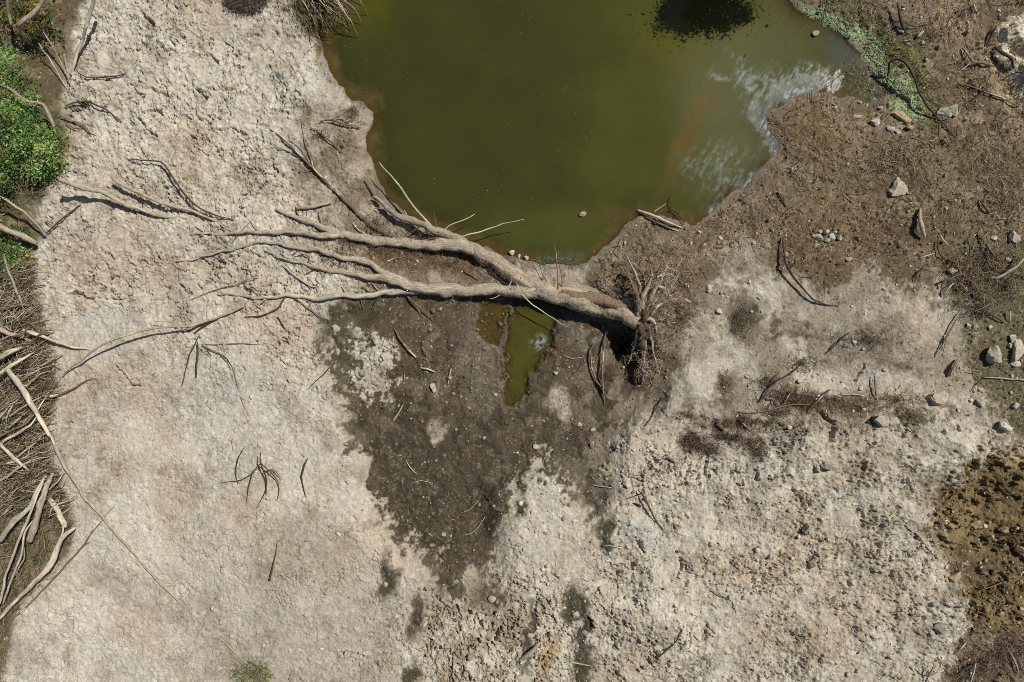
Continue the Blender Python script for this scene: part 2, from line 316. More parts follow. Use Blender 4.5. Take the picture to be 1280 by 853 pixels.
C = mix(C, srgb(112, 96, 76), dkl * 0.9)
C = mix(C, srgb(164, 138, 92), blob(684, 822, 11, 34, .4, 0.3) * 0.8)
C = mix(C, srgb(196, 150, 92), blob(187, 622, 10, 6, .8) * 0.25)
C = mix(C, srgb(112, 100, 72), blob(520, 848, 10, 14, .6) * .6); C = mix(C, srgb(122, 100, 66), blob(562, 842, 8, 14, .6) * .6)
C = mix(C, srgb(136, 120, 96), halo * (.35 + .5 * sstep(.35, .6, n6)))
rut = fbm(IU + IV * .12 + wob * 50, IV * 0.2, 15, 4, 48)
wc = mix(np.ones(shp + (3,)) * srgb(94, 80, 59), srgb(72, 61, 43), sstep(0.42, 0.62, rut)); wc = mix(wc, srgb(122, 106, 82), sstep(0.49, 0.63, n2 * .35 + n6 * .25 + rut * .4) * 0.7)
wc = mix(wc, srgb(84, 70, 50), sstep(.5, .65, n3) * .5); wc = wc * .78; wc = wc * (1 - .18 * sstep(500, 600, IV) * sstep(.3, .5, n3 * .5 + rut * .5))[..., None]
wc = mix(wc, srgb(110, 100, 86), blob(600, 450, 26, 60, .5) * 0.6)
wc = mix(wc, srgb(76, 72, 46), blob(430, 430, 30, 60, .6) * 0.5)
C = mix(C, srgb(146, 131, 107), clay * blob(610, 790, 90, 70, .6) * sstep(.42, .6, n2 * .6 + n6 * .4) * .8)
C = mix(C, wc, wet)
stk = np.maximum.reduce([blob(722, 760, 15, 28, .4), blob(729, 800, 10, 28, .4), blob(733, 838, 12, 34, .4), blob(760, 674, 11, 20, .4), blob(486, 722, 12, 22, .4), blob(514, 845, 9, 16, .5)]) * sstep(.3, .45, n1 * .5 + n2 * .5); C = mix(C, srgb(70, 67, 48), stk * .85)
bc = mix(np.ones(shp + (3,)) * srgb(124, 108, 84), srgb(88, 76, 54), sstep(.4, .6, n2)); bc = mix(bc, srgb(84, 92, 50), sstep(0.55, 0.7, n6) * .5)
C = mix(C, bc, np.maximum(brush, under) * 0.95)
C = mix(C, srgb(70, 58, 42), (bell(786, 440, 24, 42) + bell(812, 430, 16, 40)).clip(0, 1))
C = mix(C, srgb(118, 116, 62), algg * 0.75 * sstep(0.35, 0.55, n1)); C = mix(C, srgb(112, 118, 56), blob(1140, 95, 20, 45, .6, -0.5) * .6)
C = mix(C, srgb(168, 182, 138), algae * sstep(0.28, 0.5, n1))
C = mix(C, srgb(98, 92, 78), scumz * 0.8)
C = mix(C, srgb(222, 212, 184), white * (0.85 + .15 * n2)); 
C = mix(C, srgb(205, 200, 184), (peb > 0.012).astype(float) * sstep(0.5, 0.8, n4) * 0.55 * (1 - ochre * .7))
# wet rim of the pond and its bed
rim = np.maximum((1 - sstep(0.005, 0.04, H1)) * (np.minimum(np.minimum(lookup(S['pud'], IU, IV), lookup(S['pudb'], IU, IV)), D) < 25), (1 - sstep(4, 20, D + (n1 - .5) * 22)) * (1 - .75 * sstep(90, 130, IV) * (1 - sstep(215, 240, IV)) * (IU < 480))) * (D > -1)
C = mix(C, C * 0.4 + srgb(98, 82, 58) * .5, rim * 0.85)
bed = (D < 0) | ((H1 < -0.003) & (np.minimum(lookup(S['pud'], IU, IV), lookup(S['pudb'], IU, IV)) < 25))
C = np.where(bed[..., None], mix(np.ones(shp + (3,)) * srgb(104, 86, 50), srgb(84, 76, 42), sstep(.4, .6, n2)), C)
farm = sstep(0, 400, np.maximum(np.maximum(UX0 - U, U - UX1), np.maximum(VY0 - V, V - VY1)))
C = mix(C, srgb(96, 92, 60), farm * sstep(0.4, 0.6, fbm(U, V, 900, 4, 77)))
mot = sstep(0.46, 0.60, fbm(IU, IV, 8, 5, 91, 0.7)) * (0.4 + .6 * zone); C = mix(C, C * np.array([0.80, 0.78, 0.74]), mot * 0.75)
mot = sstep(0.55, 0.66, fbm(IU, IV, 5, 4, 92, 0.7)); C = mix(C, C * np.array([1.13, 1.13, 1.15]), mot * clay * .8)
fleck = sstep(0.70, 0.76, vn(IU / 2.1, IV / 2.1, 93)) * sstep(0.45, 0.6, n2 + .08 * wet + .06 * brown); C = mix(C, C * .5 + srgb(196, 186, 164) * .5, fleck * (wet * .28 + brown * .4 + clay * .25))
dkf = sstep(0.78, 0.84, vn(IU / 2.6 + 40, IV / 1.9, 94)) * sstep(0.45, 0.6, n6); C = mix(C, C * 0.55, dkf * 0.6)
C = C * (0.84 + 0.32 * n4)[..., None] * (0.85 + 0.30 * n7)[..., None] * (0.93 + 0.14 * n5)[..., None]
smo = clay * blob(230, 620, 220, 200, .5) * sstep(.35, .6, n3); C = mix(C, srgb(206, 197, 178), smo * .45)
C = C * np.array([1.02, 1.03, 1.045]); C = mix(C, C.mean(-1, keepdims=True) * np.array([1.02, 1.0, .96]), 0.12 * clay) * (1 + .0 * clay)[..., None]
WETA = np.clip(np.maximum(wet * 0.75, rim), 0, 1)

def grid_mesh(name, X, Y, Z, attrs, mat, mask=None):
    ny, nx = X.shape
    co = np.stack([X, Y, Z], -1).reshape(-1, 3).astype(np.float32)
    i = np.arange((ny - 1) * nx).reshape(ny - 1, nx)[:, :-1]
    f = np.stack([i + nx, i + nx + 1, i + 1, i], -1)
    if mask is not None:
        m = mask[:-1, :-1] | mask[1:, :-1] | mask[:-1, 1:] | mask[1:, 1:]; f = f[m]
        f = f.reshape(-1, 4); used = np.unique(f); remap = np.zeros(len(co), np.int64); remap[used] = np.arange(len(used))
        f = remap[f]; co = co[used]; attrs = {k: a.reshape(len(remap), -1)[used] for k, a in attrs.items()}
    f = f.reshape(-1, 4)
    me = bpy.data.meshes.new(name); me.vertices.add(len(co)); me.vertices.foreach_set("co", co.ravel())
    me.loops.add(f.size); me.loops.foreach_set("vertex_index", f.ravel().astype(np.int32))
    me.polygons.add(len(f)); me.polygons.foreach_set("loop_start", (np.arange(len(f)) * 4).astype(np.int32))
    me.polygons.foreach_set("use_smooth", np.ones(len(f), bool))
    for k_, a in attrs.items():
        a = a.reshape(len(co), -1)
        if a.shape[1] == 3:
            at = me.attributes.new(k_, 'FLOAT_COLOR', 'POINT'); at.data.foreach_set("color", np.concatenate([a, np.ones((len(co), 1))], 1).astype(np.float32).ravel())
        else:
            at = me.attributes.new(k_, 'FLOAT', 'POINT'); at.data.foreach_set("value", a.astype(np.float32).ravel())
    me.update(calc_edges=True); me.materials.append(mat)
    o = bpy.data.objects.new(name, me); COL.objects.link(o); return o

# ------------------------------------------------------------------ materials
def nodes(name):
    m = bpy.data.materials.new(name); m.use_nodes = True; nt = m.node_tree; nt.nodes.clear()
    out = nt.nodes.new("ShaderNodeOutputMaterial"); return m, nt, out
def N(nt, typ, **kw):
    n = nt.nodes.new(typ)
    for k_, v_ in kw.items():
        if k_.startswith('i'): n.inputs[int(k_[1:])].default_value = v_
        else: setattr(n, k_, v_)
    return n
def mixrgb(nt, fac, a, b, mode='MIX'):
    n = nt.nodes.new("ShaderNodeMix"); n.data_type = 'RGBA'; n.blend_type = mode
    for s_, val in ((0, fac), (6, a), (7, b)):
        if hasattr(val, 'links'): nt.links.new(val, n.inputs[s_])
        else: n.inputs[s_].default_value = val if s_ == 0 else (*val, 1)
    return n.outputs[2]
def ramp(nt, src, lo, hi, a=0.0, b=1.0):
    n = nt.nodes.new("ShaderNodeMapRange"); n.inputs[1].default_value = lo; n.inputs[2].default_value = hi
    n.inputs[3].default_value = a; n.inputs[4].default_value = b; nt.links.new(src, n.inputs[0]); return n.outputs[0]
def attr(nt, name): n = nt.nodes.new("ShaderNodeAttribute"); n.attribute_name = name; return n
def noise(nt, scale, detail=4, rough=0.6, vec=None, dist=0.0):
    n = nt.nodes.new("ShaderNodeTexNoise"); n.inputs['Scale'].default_value = scale; n.inputs['Detail'].default_value = detail
    n.inputs['Roughness'].default_value = rough; n.inputs['Distortion'].default_value = dist
    if vec is not None: nt.links.new(vec, n.inputs['Vector'])
    return n
def bump(nt, src, strength, dist, nrm=None):
    b = nt.nodes.new("ShaderNodeBump"); b.inputs['Strength'].default_value = strength; b.inputs['Distance'].default_value = dist
    nt.links.new(src, b.inputs['Height'])
    if nrm is not None: nt.links.new(nrm, b.inputs['Normal'])
    return b.outputs[0]
def geo_pos(nt): return nt.nodes.new("ShaderNodeNewGeometry").outputs['Position']

def ground_material():
    m, nt, out = nodes("soil")
    p = geo_pos(nt); a = attr(nt, "Col"); w = attr(nt, "wet")
    na = noise(nt, 45, 5, 0.7, p); nb = noise(nt, 9, 5, 0.65, p); nc = noise(nt, 160, 3, 0.7, p)
    c = mixrgb(nt, 1.0, a.outputs['Color'], mixrgb(nt, ramp(nt, na.outputs[0], 0.3, 0.7), (0.80, 0.79, 0.77), (1.17, 1.17, 1.17)), 'MULTIPLY')
    c = mixrgb(nt, 1.0, c, mixrgb(nt, ramp(nt, nb.outputs[0], 0.35, 0.65), (0.92, 0.90, 0.88), (1.06, 1.06, 1.06)), 'MULTIPLY')
    bs = N(nt, "ShaderNodeBsdfPrincipled"); nt.links.new(c, bs.inputs['Base Color'])
    nt.links.new(ramp(nt, w.outputs['Fac'], 0, 1, 0.97, 0.55), bs.inputs['Roughness'])
    nt.links.new(ramp(nt, w.outputs['Fac'], 0, 1, 0.15, 0.4), bs.inputs['Specular IOR Level'])
    n_ = bump(nt, na.outputs[0], 0.8, 0.018); n_ = bump(nt, nc.outputs[0], 0.5, 0.006, n_); nt.links.new(n_, bs.inputs['Normal'])
    nt.links.new(bs.outputs[0], out.inputs[0]); return m

def water_material():
    m, nt, out = nodes("murky_water")
    p = geo_pos(nt); a = attr(nt, "Col"); op = attr(nt, "opacity"); fm = attr(nt, "pale_mask")
    df = N(nt, "ShaderNodeBsdfDiffuse"); nv = noise(nt, 1.1, 4, 0.6, p)
    c = mixrgb(nt, 1.0, a.outputs['Color'], mixrgb(nt, ramp(nt, nv.outputs[0], 0.35, 0.65), (0.90, 0.92, 0.9), (1.10, 1.08, 1.05)), 'MULTIPLY')
    nt.links.new(c, df.inputs[0])
    tr = N(nt, "ShaderNodeBsdfTransparent"); tr.inputs[0].default_value = (0.85, 0.78, 0.55, 1)
    mx = N(nt, "ShaderNodeMixShader"); nt.links.new(op.outputs['Fac'], mx.inputs[0]); nt.links.new(tr.outputs[0], mx.inputs[1]); nt.links.new(df.outputs[0], mx.inputs[2])
    gl = N(nt, "ShaderNodeBsdfGlossy"); nt.links.new(ramp(nt, fm.outputs['Fac'], 0, 0.6, 0.05, 0.5), gl.inputs['Roughness'])
    fr = N(nt, "ShaderNodeFresnel"); fr.inputs[0].default_value = 1.33
    rp = noise(nt, 7, 3, 0.5, p, 0.6); nn = bump(nt, rp.outputs[0], 0.06, 0.02)
    nt.links.new(nn, gl.inputs['Normal']); nt.links.new(nn, fr.inputs['Normal'])
    m2 = N(nt, "ShaderNodeMixShader"); fq = N(nt, 'ShaderNodeMath', operation='MULTIPLY'); nt.links.new(fr.outputs[0], fq.inputs[0]); nt.links.new(ramp(nt, fm.outputs['Fac'], 0, .3, 1, .25), fq.inputs[1]); nt.links.new(fq.outputs[0], m2.inputs[0]); nt.links.new(mx.outputs[0], m2.inputs[1]); nt.links.new(gl.outputs[0], m2.inputs[2])
    nt.links.new(m2.outputs[0], out.inputs[0]); return m

def wood_material(name, pale, dark, bare=0.0, bumpy=0.6, bare_col=(205, 190, 160)):
    """weathered bark; grain follows the stem through the tc attribute"""
    m, nt, out = nodes(name)
    t = attr(nt, "tc"); n_a = noise(nt, 75, 5, 0.7, t.outputs['Vector'], 0.15); n_b = noise(nt, 14, 4, 0.6, t.outputs['Vector'])
    info = nt.nodes.new("ShaderNodeObjectInfo")
    c = mixrgb(nt, ramp(nt, n_a.outputs[0], 0.34, 0.64), tuple(srgb(*dark)), tuple(srgb(*pale)))
    if bare: c = mixrgb(nt, ramp(nt, n_b.outputs[0], 0.62 - bare * 0.3, 0.68 - bare * 0.3), c, tuple(srgb(*bare_col)))
    c = mixrgb(nt, 1.0, c, mixrgb(nt, info.outputs['Random'], (0.82, 0.82, 0.82), (1.12, 1.10, 1.08)), 'MULTIPLY')
    bs = N(nt, "ShaderNodeBsdfPrincipled"); nt.links.new(c, bs.inputs['Base Color']); bs.inputs['Roughness'].default_value = 0.9
    bs.inputs['Specular IOR Level'].default_value = 0.2
    nt.links.new(bump(nt, n_a.outputs[0], bumpy, 0.012), bs.inputs['Normal']); nt.links.new(bs.outputs[0], out.inputs[0]); return m

def col_material(name, rough=0.9, trans=0.0, attrn="Col"):
    m, nt, out = nodes(name); a = attr(nt, attrn); p = geo_pos(nt); n_a = noise(nt, 70, 3, 0.6, p)
    c = mixrgb(nt, 1.0, a.outputs['Color'], mixrgb(nt, ramp(nt, n_a.outputs[0], 0.3, 0.7), (0.85,) * 3, (1.12,) * 3), 'MULTIPLY')
    bs = N(nt, "ShaderNodeBsdfPrincipled"); nt.links.new(c, bs.inputs['Base Color']); bs.inputs['Roughness'].default_value = rough
    bs.inputs['Specular IOR Level'].default_value = 0.25
    if trans:
        tl = N(nt, "ShaderNodeBsdfTranslucent"); nt.links.new(c, tl.inputs[0]); mx = N(nt, "ShaderNodeMixShader"); mx.inputs[0].default_value = trans
        nt.links.new(bs.outputs[0], mx.inputs[1]); nt.links.new(tl.outputs[0], mx.inputs[2]); nt.links.new(mx.outputs[0], out.inputs[0])
    else: nt.links.new(bs.outputs[0], out.inputs[0])
    return m

def stone_material(name, pale, dark, scale=25):
    m, nt, out = nodes(name); tcn = nt.nodes.new("ShaderNodeTexCoord"); n_a = noise(nt, scale, 6, 0.7, tcn.outputs['Object']); n_b = noise(nt, scale * 3, 3, 0.7, tcn.outputs['Object'])
    c = mixrgb(nt, ramp(nt, n_a.outputs[0], 0.33, 0.6), tuple(srgb(*dark)), tuple(srgb(*pale)))
    bs = N(nt, "ShaderNodeBsdfPrincipled"); nt.links.new(c, bs.inputs['Base Color']); bs.inputs['Roughness'].default_value = 0.93
    bs.inputs['Specular IOR Level'].default_value = 0.2
    nt.links.new(bump(nt, n_b.outputs[0], 0.5, 0.008), bs.inputs['Normal']); nt.links.new(bs.outputs[0], out.inputs[0]); return m

MAT = dict(
    soil=ground_material(), water=water_material(),
    bark=wood_material("grey_bark", (190, 179, 158), (124, 110, 92), 0.10, 0.9),
    trunkbark=wood_material("trunk_bark", (184, 172, 150), (118, 103, 84), 0.22, 0.7, (186, 168, 136)), oldbark=wood_material("old_bark", (140, 122, 102), (96, 80, 66), 0.0, 0.8),
    pale=wood_material("bleached_wood", (194, 186, 168), (146, 136, 117), 0.4, 0.6, (212, 200, 174)),
    dark=wood_material("dark_twig", (92, 80, 66), (54, 45, 36), 0.0, 0.5),
    brownw=wood_material("brown_twig", (134, 116, 94), (86, 72, 56), 0.15, 0.5),
    rootw=wood_material("root_bark", (158, 140, 116), (84, 68, 54), 0.25, 0.7),
    litter=col_material("litter"), leaf=col_material("leaf", 0.55, 0.3), soilball=stone_material("root_soil", (100, 84, 66), (50, 42, 34), 18),
    stone=stone_material("pale_stone", (184, 175, 155), (146, 135, 114)), greystone=stone_material("grey_stone", (168, 162, 140), (118, 112, 92)),
    tanstone=stone_material("tan_stone", (178, 158, 128), (130, 110, 84)), white=stone_material("white_stone", (198, 192, 176), (150, 144, 128)))

g = grid_mesh("ground", (U - 640) * PX, (426.5 - V) * PX, h, {"Col": C, "wet": WETA}, MAT['soil'])
g['kind'] = 'structure'

def ground_z(X, Y):
    """height of the ground mesh under a point, metres"""
    u = np.asarray(X, float) / PX + 640; v = 426.5 - np.asarray(Y, float) / PX
    fx = np.clip(u - UX0, 0, NU - 2.001) + LU; fy = np.clip(v - VY0, 0, NV - 2.001) + LV
    xi = fx.astype(int); yi = fy.astype(int); fx = fx - xi; fy = fy - yi
    return (h[yi, xi] * (1 - fx) + h[yi, xi + 1] * fx) * (1 - fy) + (h[yi + 1, xi] * (1 - fx) + h[yi + 1, xi + 1] * fx) * fy
def place(u, v, lift=0.0, absolute=None):
    """photo pixel plus a height above the ground -> a point in the world"""
    u = np.asarray(u, float); v = np.asarray(v, float); z = np.zeros(np.broadcast(u, v).shape) + (0.1 if absolute is None else absolute)
    for _ in range(4):
        kk = (CAM_H - z) / CAM_H; X = (u - 640) * PX * kk; Y = (426.5 - v) * PX * kk
        if absolute is None: z = np.maximum(ground_z(X, Y), 0.0) + lift
    return np.stack([X, Y, z], -1)

# ------------------------------------------------------------------ water
wu_, wv_ = np.meshgrid(np.arange(380, 1180, 1.5), np.arange(-360, 345, 1.5)); 
def water_sheet(name, wu_, wv_, key, mask):
    X = (wu_ - 640) * PX; Y = (426.5 - wv_) * PX
    gh, d, _ = base_height(wu_, wv_)
    a1 = fbm(wu_, wv_, 90, 4, 81); a2 = fbm(wu_, wv_, 24, 4, 82); a3 = fbm(wu_, wv_, 5, 3, 83)
    c = np.ones(wu_.shape + (3,)) * srgb(54, 55, 23)
    def bl(cx, cy, rx, ry, soft=.6, ang=0.):
        cc, ss = math.cos(ang), math.sin(ang); a = wu_ - cx + (a2 - .5) * 30; b = wv_ - cy + (a1 - .5) * 30
        return 1 - sstep(1 - soft, 1 + soft, np.hypot((a * cc + b * ss) / rx, (-a * ss + b * cc) / ry))
    c = mix(c, srgb(68, 68, 28), sstep(640, 820, wu_ + (a1 - .5) * 200) * 0.85)
    c = mix(c, srgb(78, 76, 18), bl(880, 50, 60, 26) * 0.7 + bl(450, 10, 40, 40) * 0.5)
    c = mix(c, srgb(84, 84, 56), bl(930, 130, 80, 120) * 0.75)
    c = mix(c, srgb(70, 72, 32), bl(700, 290, 110, 36) * 0.7)
    c = mix(c, srgb(92, 74, 38), bl(862, 165, 12, 62, .7, 0.5) * 0.6)
    c = mix(c, srgb(88, 68, 40), bl(775, 262, 16, 8) * 0.6)
    c = mix(c, srgb(60, 70, 60), bl(1060, 60, 30, 30, .5) * 0.75)
    c = mix(c, srgb(66, 80, 56), bl(725, 335, 50, 16, .5) * .7)
    nb_ = lookup(S['pond'], wu_ + (a2 - .5) * 22, wv_ + (a1 - .5) * 22); c = mix(c, srgb(104, 88, 54), sstep(-20, 0, nb_ + (a3 - .5) * 10) * (.75 - .45 * ((wu_ > 880) & (wv_ < 260))))
    if key == 'puddle': c = np.ones(wu_.shape + (3,)) * srgb(74, 73, 28); c = mix(c, srgb(76, 66, 38), 1 - sstep(628, 640, wu_))
    # whitish streaks mixed into the water colour, mostly along the right bank
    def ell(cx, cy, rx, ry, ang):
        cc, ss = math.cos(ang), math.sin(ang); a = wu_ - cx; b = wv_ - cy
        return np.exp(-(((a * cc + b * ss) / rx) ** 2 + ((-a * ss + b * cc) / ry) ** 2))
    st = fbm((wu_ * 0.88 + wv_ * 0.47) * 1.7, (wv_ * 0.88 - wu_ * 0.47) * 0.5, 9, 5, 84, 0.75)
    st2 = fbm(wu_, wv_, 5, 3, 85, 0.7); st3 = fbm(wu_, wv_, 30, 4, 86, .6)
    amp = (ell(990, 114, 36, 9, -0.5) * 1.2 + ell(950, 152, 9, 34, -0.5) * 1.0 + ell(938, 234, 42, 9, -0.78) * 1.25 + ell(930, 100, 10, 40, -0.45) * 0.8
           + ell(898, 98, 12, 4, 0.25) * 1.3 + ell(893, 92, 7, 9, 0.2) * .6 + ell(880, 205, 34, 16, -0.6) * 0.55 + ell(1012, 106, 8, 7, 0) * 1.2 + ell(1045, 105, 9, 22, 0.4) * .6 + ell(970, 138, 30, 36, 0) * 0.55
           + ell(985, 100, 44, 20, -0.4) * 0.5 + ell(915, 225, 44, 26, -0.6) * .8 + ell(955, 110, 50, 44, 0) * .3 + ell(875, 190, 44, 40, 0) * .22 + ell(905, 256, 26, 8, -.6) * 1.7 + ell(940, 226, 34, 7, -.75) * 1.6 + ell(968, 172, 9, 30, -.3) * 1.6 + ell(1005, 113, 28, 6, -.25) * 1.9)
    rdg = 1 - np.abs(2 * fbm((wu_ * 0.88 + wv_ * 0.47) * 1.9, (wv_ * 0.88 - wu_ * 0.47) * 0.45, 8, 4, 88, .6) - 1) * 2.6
    pale_mask = (.35 + .75 * np.clip(rdg, 0, 1)) * np.clip(sstep(0.50, 0.95, st * 0.62 + st2 * 0.24 + st3 * .20 + amp * 0.13) * sstep(0.08, 0.45, amp) * (.35 + .65 * sstep(.2, 1.2, amp)), 0, 1)
    if key == 'puddle': pale_mask = np.clip(ell(675, 428, 9, 9, 0.4) * sstep(.45, .6, st2) * 1.2, 0, .8)
    else: pale_mask = np.maximum(pale_mask, 0.55 * ell(730, 345, 45, 14, 0.1) * sstep(.45, .62, st2))
    c = mix(c, srgb(150, 160, 162), pale_mask * (0.4 + .6 * sstep(.3, .7, st2)) * .95)
    c = c * 1.12 * (0.95 + 0.1 * a3)[..., None]
    dep = -gh
    op = 1 - np.exp(-np.maximum(dep, 0) / 0.10); op = np.clip(np.maximum(op * .97 + .03, pale_mask), 0, 1)
    o = grid_mesh(name, X, Y, np.zeros(X.shape), {"Col": c, "opacity": op, "pale_mask": pale_mask}, MAT['water'], mask(wu_, wv_)); o['kind'] = 'structure'; return o
pond_d = lambda u, v: (lookup(S['pond'], u, v) < 22)
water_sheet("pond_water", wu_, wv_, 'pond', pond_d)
pu, pv = np.meshgrid(np.arange(580, 715, 1.5), np.arange(362, 522, 1.5))
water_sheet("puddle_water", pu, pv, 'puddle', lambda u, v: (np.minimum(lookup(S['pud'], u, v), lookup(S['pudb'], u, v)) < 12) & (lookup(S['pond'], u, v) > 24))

# ------------------------------------------------------------------ builders for stems, stones, leaves
def catmull(P, rr, step=0.03):
    P = [Vector(p) for p in P]; out = []; ro = []
    if len(P) == 2: P = [P[0], P[0].lerp(P[1], 0.5), P[1]]; rr = [rr[0], (rr[0] + rr[1]) / 2, rr[1]]
    n = len(P)
    for i in range(n - 1):
        p0, p1, p2, p3 = P[max(i - 1, 0)], P[i], P[i + 1], P[min(i + 2, n - 1)]
        m = max(2, min(24, int((p2 - p1).length / step)))
        for j in range(m):
            t = j / m; t2 = t * t; t3 = t2 * t
            lin = p1.lerp(p2, t)
            out.append(lin * .5 + 0.25 * ((2 * p1) + (-p0 + p2) * t + (2 * p0 - 5 * p1 + 4 * p2 - p3) * t2 + (-p0 + 3 * p1 - 3 * p2 + p3) * t3))
            ro.append(rr[i] * (1 - t) + rr[i + 1] * t)
    out.append(P[-1]); ro.append(rr[-1]); return out, ro

def tube_data(P, rr, sides=8, crook=0.0, lump=0.10, step=0.03, seed=0, flat=1.0):
    """swept stem with knots, crooked centre line and uneven section"""
    P, ro = catmull(P, rr, step); n = len(P); rg = random.Random(seed); rn = np.random.default_rng(seed)
    L = [0.0]
    for i in range(1, n): L.append(L[-1] + (P[i] - P[i - 1]).length)
    if crook:
        ph = [rg.uniform(0, 6.3) for _ in range(6)]
        for i in range(1, n - 1):
            e = min(1, i / 3, (n - 1 - i) / 3); s = L[i]
            P[i] = P[i] + Vector((math.sin(s * 9 + ph[0]) + .6 * math.sin(s * 23 + ph[1]), math.sin(s * 8 + ph[2]) + .6 * math.sin(s * 21 + ph[3]), 0.7 * math.sin(s * 10 + ph[4]))) * crook * e
    vs = []; tc = []; up = Vector((0.13, 0.2, 1)).normalized()
    knots = [(rg.uniform(0, L[-1]), rg.uniform(0, 6.28), rg.uniform(0.15, 0.5)) for _ in range(int(L[-1] / 0.22) + 1)]
    hs = [rn.random(64) for _ in range(3)]
    for i in range(n):
        T = (P[min(i + 1, n - 1)] - P[max(i - 1, 0)]).normalized()
        A = up.cross(T)
        if A.length < 0.05: A = Vector((1, 0, 0)).cross(T)
        A.normalize(); B = T.cross(A)
        for k_ in range(sides):
            a = 2 * math.pi * k_ / sides; r = ro[i]
            r *= 1 + lump * (math.sin(3 * a + L[i] * 6 + hs[0][0] * 6) * .6 + math.sin(2 * a - L[i] * 11 + hs[1][0] * 6) * .7 + (hs[2][(i * 7 + k_ * 3) % 64] - .5) * 1.1)
            if sides > 12: r *= 1 + .07 * math.sin(9 * a + 3 * math.sin(L[i] * 5 + hs[0][3] * 6)) * (.5 + hs[1][int(L[i] * 9) % 64]) + .03 * math.sin(17 * a - 4 * math.sin(L[i] * 3.1))
            for ks, ka, kh in knots:
                dd = ((L[i] - ks) / (ro[i] * 1.3 + 1e-5)) ** 2
                if dd < 6: r += ro[i] * kh * math.exp(-dd) * max(0, math.cos(a - ka)) ** 2
            vs.append(P[i] + A * (math.cos(a) * r) + B * (math.sin(a) * r * flat))
            tc.append((math.cos(a) * ro[i] + hs[0][1] * 5, math.sin(a) * ro[i] + hs[1][1] * 5, L[i] * 0.22))
    fs = []
    for i in range(n - 1):
        for k_ in range(sides):
            k2 = (k_ + 1) % sides; fs.append((i * sides + k_, i * sides + k2, (i + 1) * sides + k2, (i + 1) * sides + k_))
    b = len(vs)
    vs.append(P[0] - (P[1] - P[0]).normalized() * ro[0] * 0.3); tc.append(tc[0]); vs.append(P[-1] + (P[-1] - P[-2]).normalized() * ro[-1] * 0.8); tc.append(tc[b - 1])
    for k_ in range(sides):
        fs.append((b, (k_ + 1) % sides, k_)); fs.append((b + 1, (n - 1) * sides + k_, (n - 1) * sides + (k_ + 1) % sides))
    return vs, fs, tc

def mesh_obj(name, vs, fs, mat, parent=None, tc=None, smooth=True, cols=None):
    me = bpy.data.meshes.new(name); me.from_pydata([tuple(v) for v in vs], [], fs); me.materials.append(MAT[mat])
    if smooth: me.polygons.foreach_set("use_smooth", [True] * len(me.polygons))
    if tc is not None:
        at = me.attributes.new("tc", 'FLOAT_VECTOR', 'POINT'); at.data.foreach_set("vector", np.array(tc, np.float32).ravel())
    if cols is not None:
        at = me.attributes.new("Col", 'FLOAT_COLOR', 'POINT'); at.data.foreach_set("color", np.concatenate([cols, np.ones((len(cols), 1))], 1).astype(np.float32).ravel())
    o = bpy.data.objects.new(name, me); COL.objects.link(o)
    if parent is not None: o.parent = parent
    return o

def thing(name, label, cat, group=None, loc=(0, 0, 0)):
    o = bpy.data.objects.new(name, None); COL.objects.link(o); o.location = loc; o.empty_display_size = 0.1
    o['label'] = label; o['category'] = cat
    if group: o['group'] = group
    return o
def tag(o, label, cat, group=None):
    o['label'] = label; o['category'] = cat
    if group: o['group'] = group
    return o

def stand(u, v, z, r):
    for _ in range(3):
        p = place(u, v, absolute=z); z = max(z, float(ground_z(p[0], p[1])) + r * PX * .5 + .015)
    return place(u, v, absolute=z)
def stem(name, uvz, radii_px, mat, parent=None, lift=True, thin=None, crook=0.004, lump=0.12, sides=None, seed=None, absz=False, step=0.03):
    """uvz: (u, v[, height above the ground]) photo pixels; radii in pixels"""
    n = len(uvz); thin = thin or (1.0 if absz and max(radii_px) > 2.5 else 0.72)
    radii_px = [q * thin for q in radii_px]
    if len(radii_px) == 2 and n > 2: radii_px = [radii_px[0] + (radii_px[1] - radii_px[0]) * i / (n - 1) for i in range(n)]
    pts = []
    for (q, r) in zip(uvz, radii_px):
        hz = q[2] if len(q) > 2 else 0.0
        p = stand(q[0], q[1], hz, r) if absz else place(q[0], q[1], hz + r * PX * 0.75)
        pts.append(tuple(float(t) for t in p))
    rm = max(radii_px); sides = sides or (14 if rm > 7 else 10 if rm > 3 else 7 if rm > 1.6 else 5)
    seed = seed if seed is not None else int(abs(uvz[0][0] * 13 + uvz[0][1] * 7 + n)) % 9999
    vs, fs, tc = tube_data(pts, [r * PX for r in radii_px], sides, crook, lump, step, seed)
    if parent is not None:
        off = Vector(parent.location); vs = [v - off for v in vs]
    return mesh_obj(name, vs, fs, mat, parent, tc)

def branch(name, label, cat, uvz, radii, mat, group=None, kids=(), crook=0.004):
    """a loose branch: one mesh, or an Empty with its main stem and side twigs"""
    if not kids:
        return tag(stem(name, uvz, radii, mat, crook=crook), label, cat, group)
    q = uvz[0]; base = place(q[0], q[1], 0.0); root = thing(name, label, cat, group, tuple(float(t) for t in base))
    stem("main_stem", uvz, radii, mat, root, crook=crook)
    for kd in kids:
        stem("side_twig", kd[0], kd[1], kd[2] if len(kd) > 2 else mat, root, crook=crook)
    return root

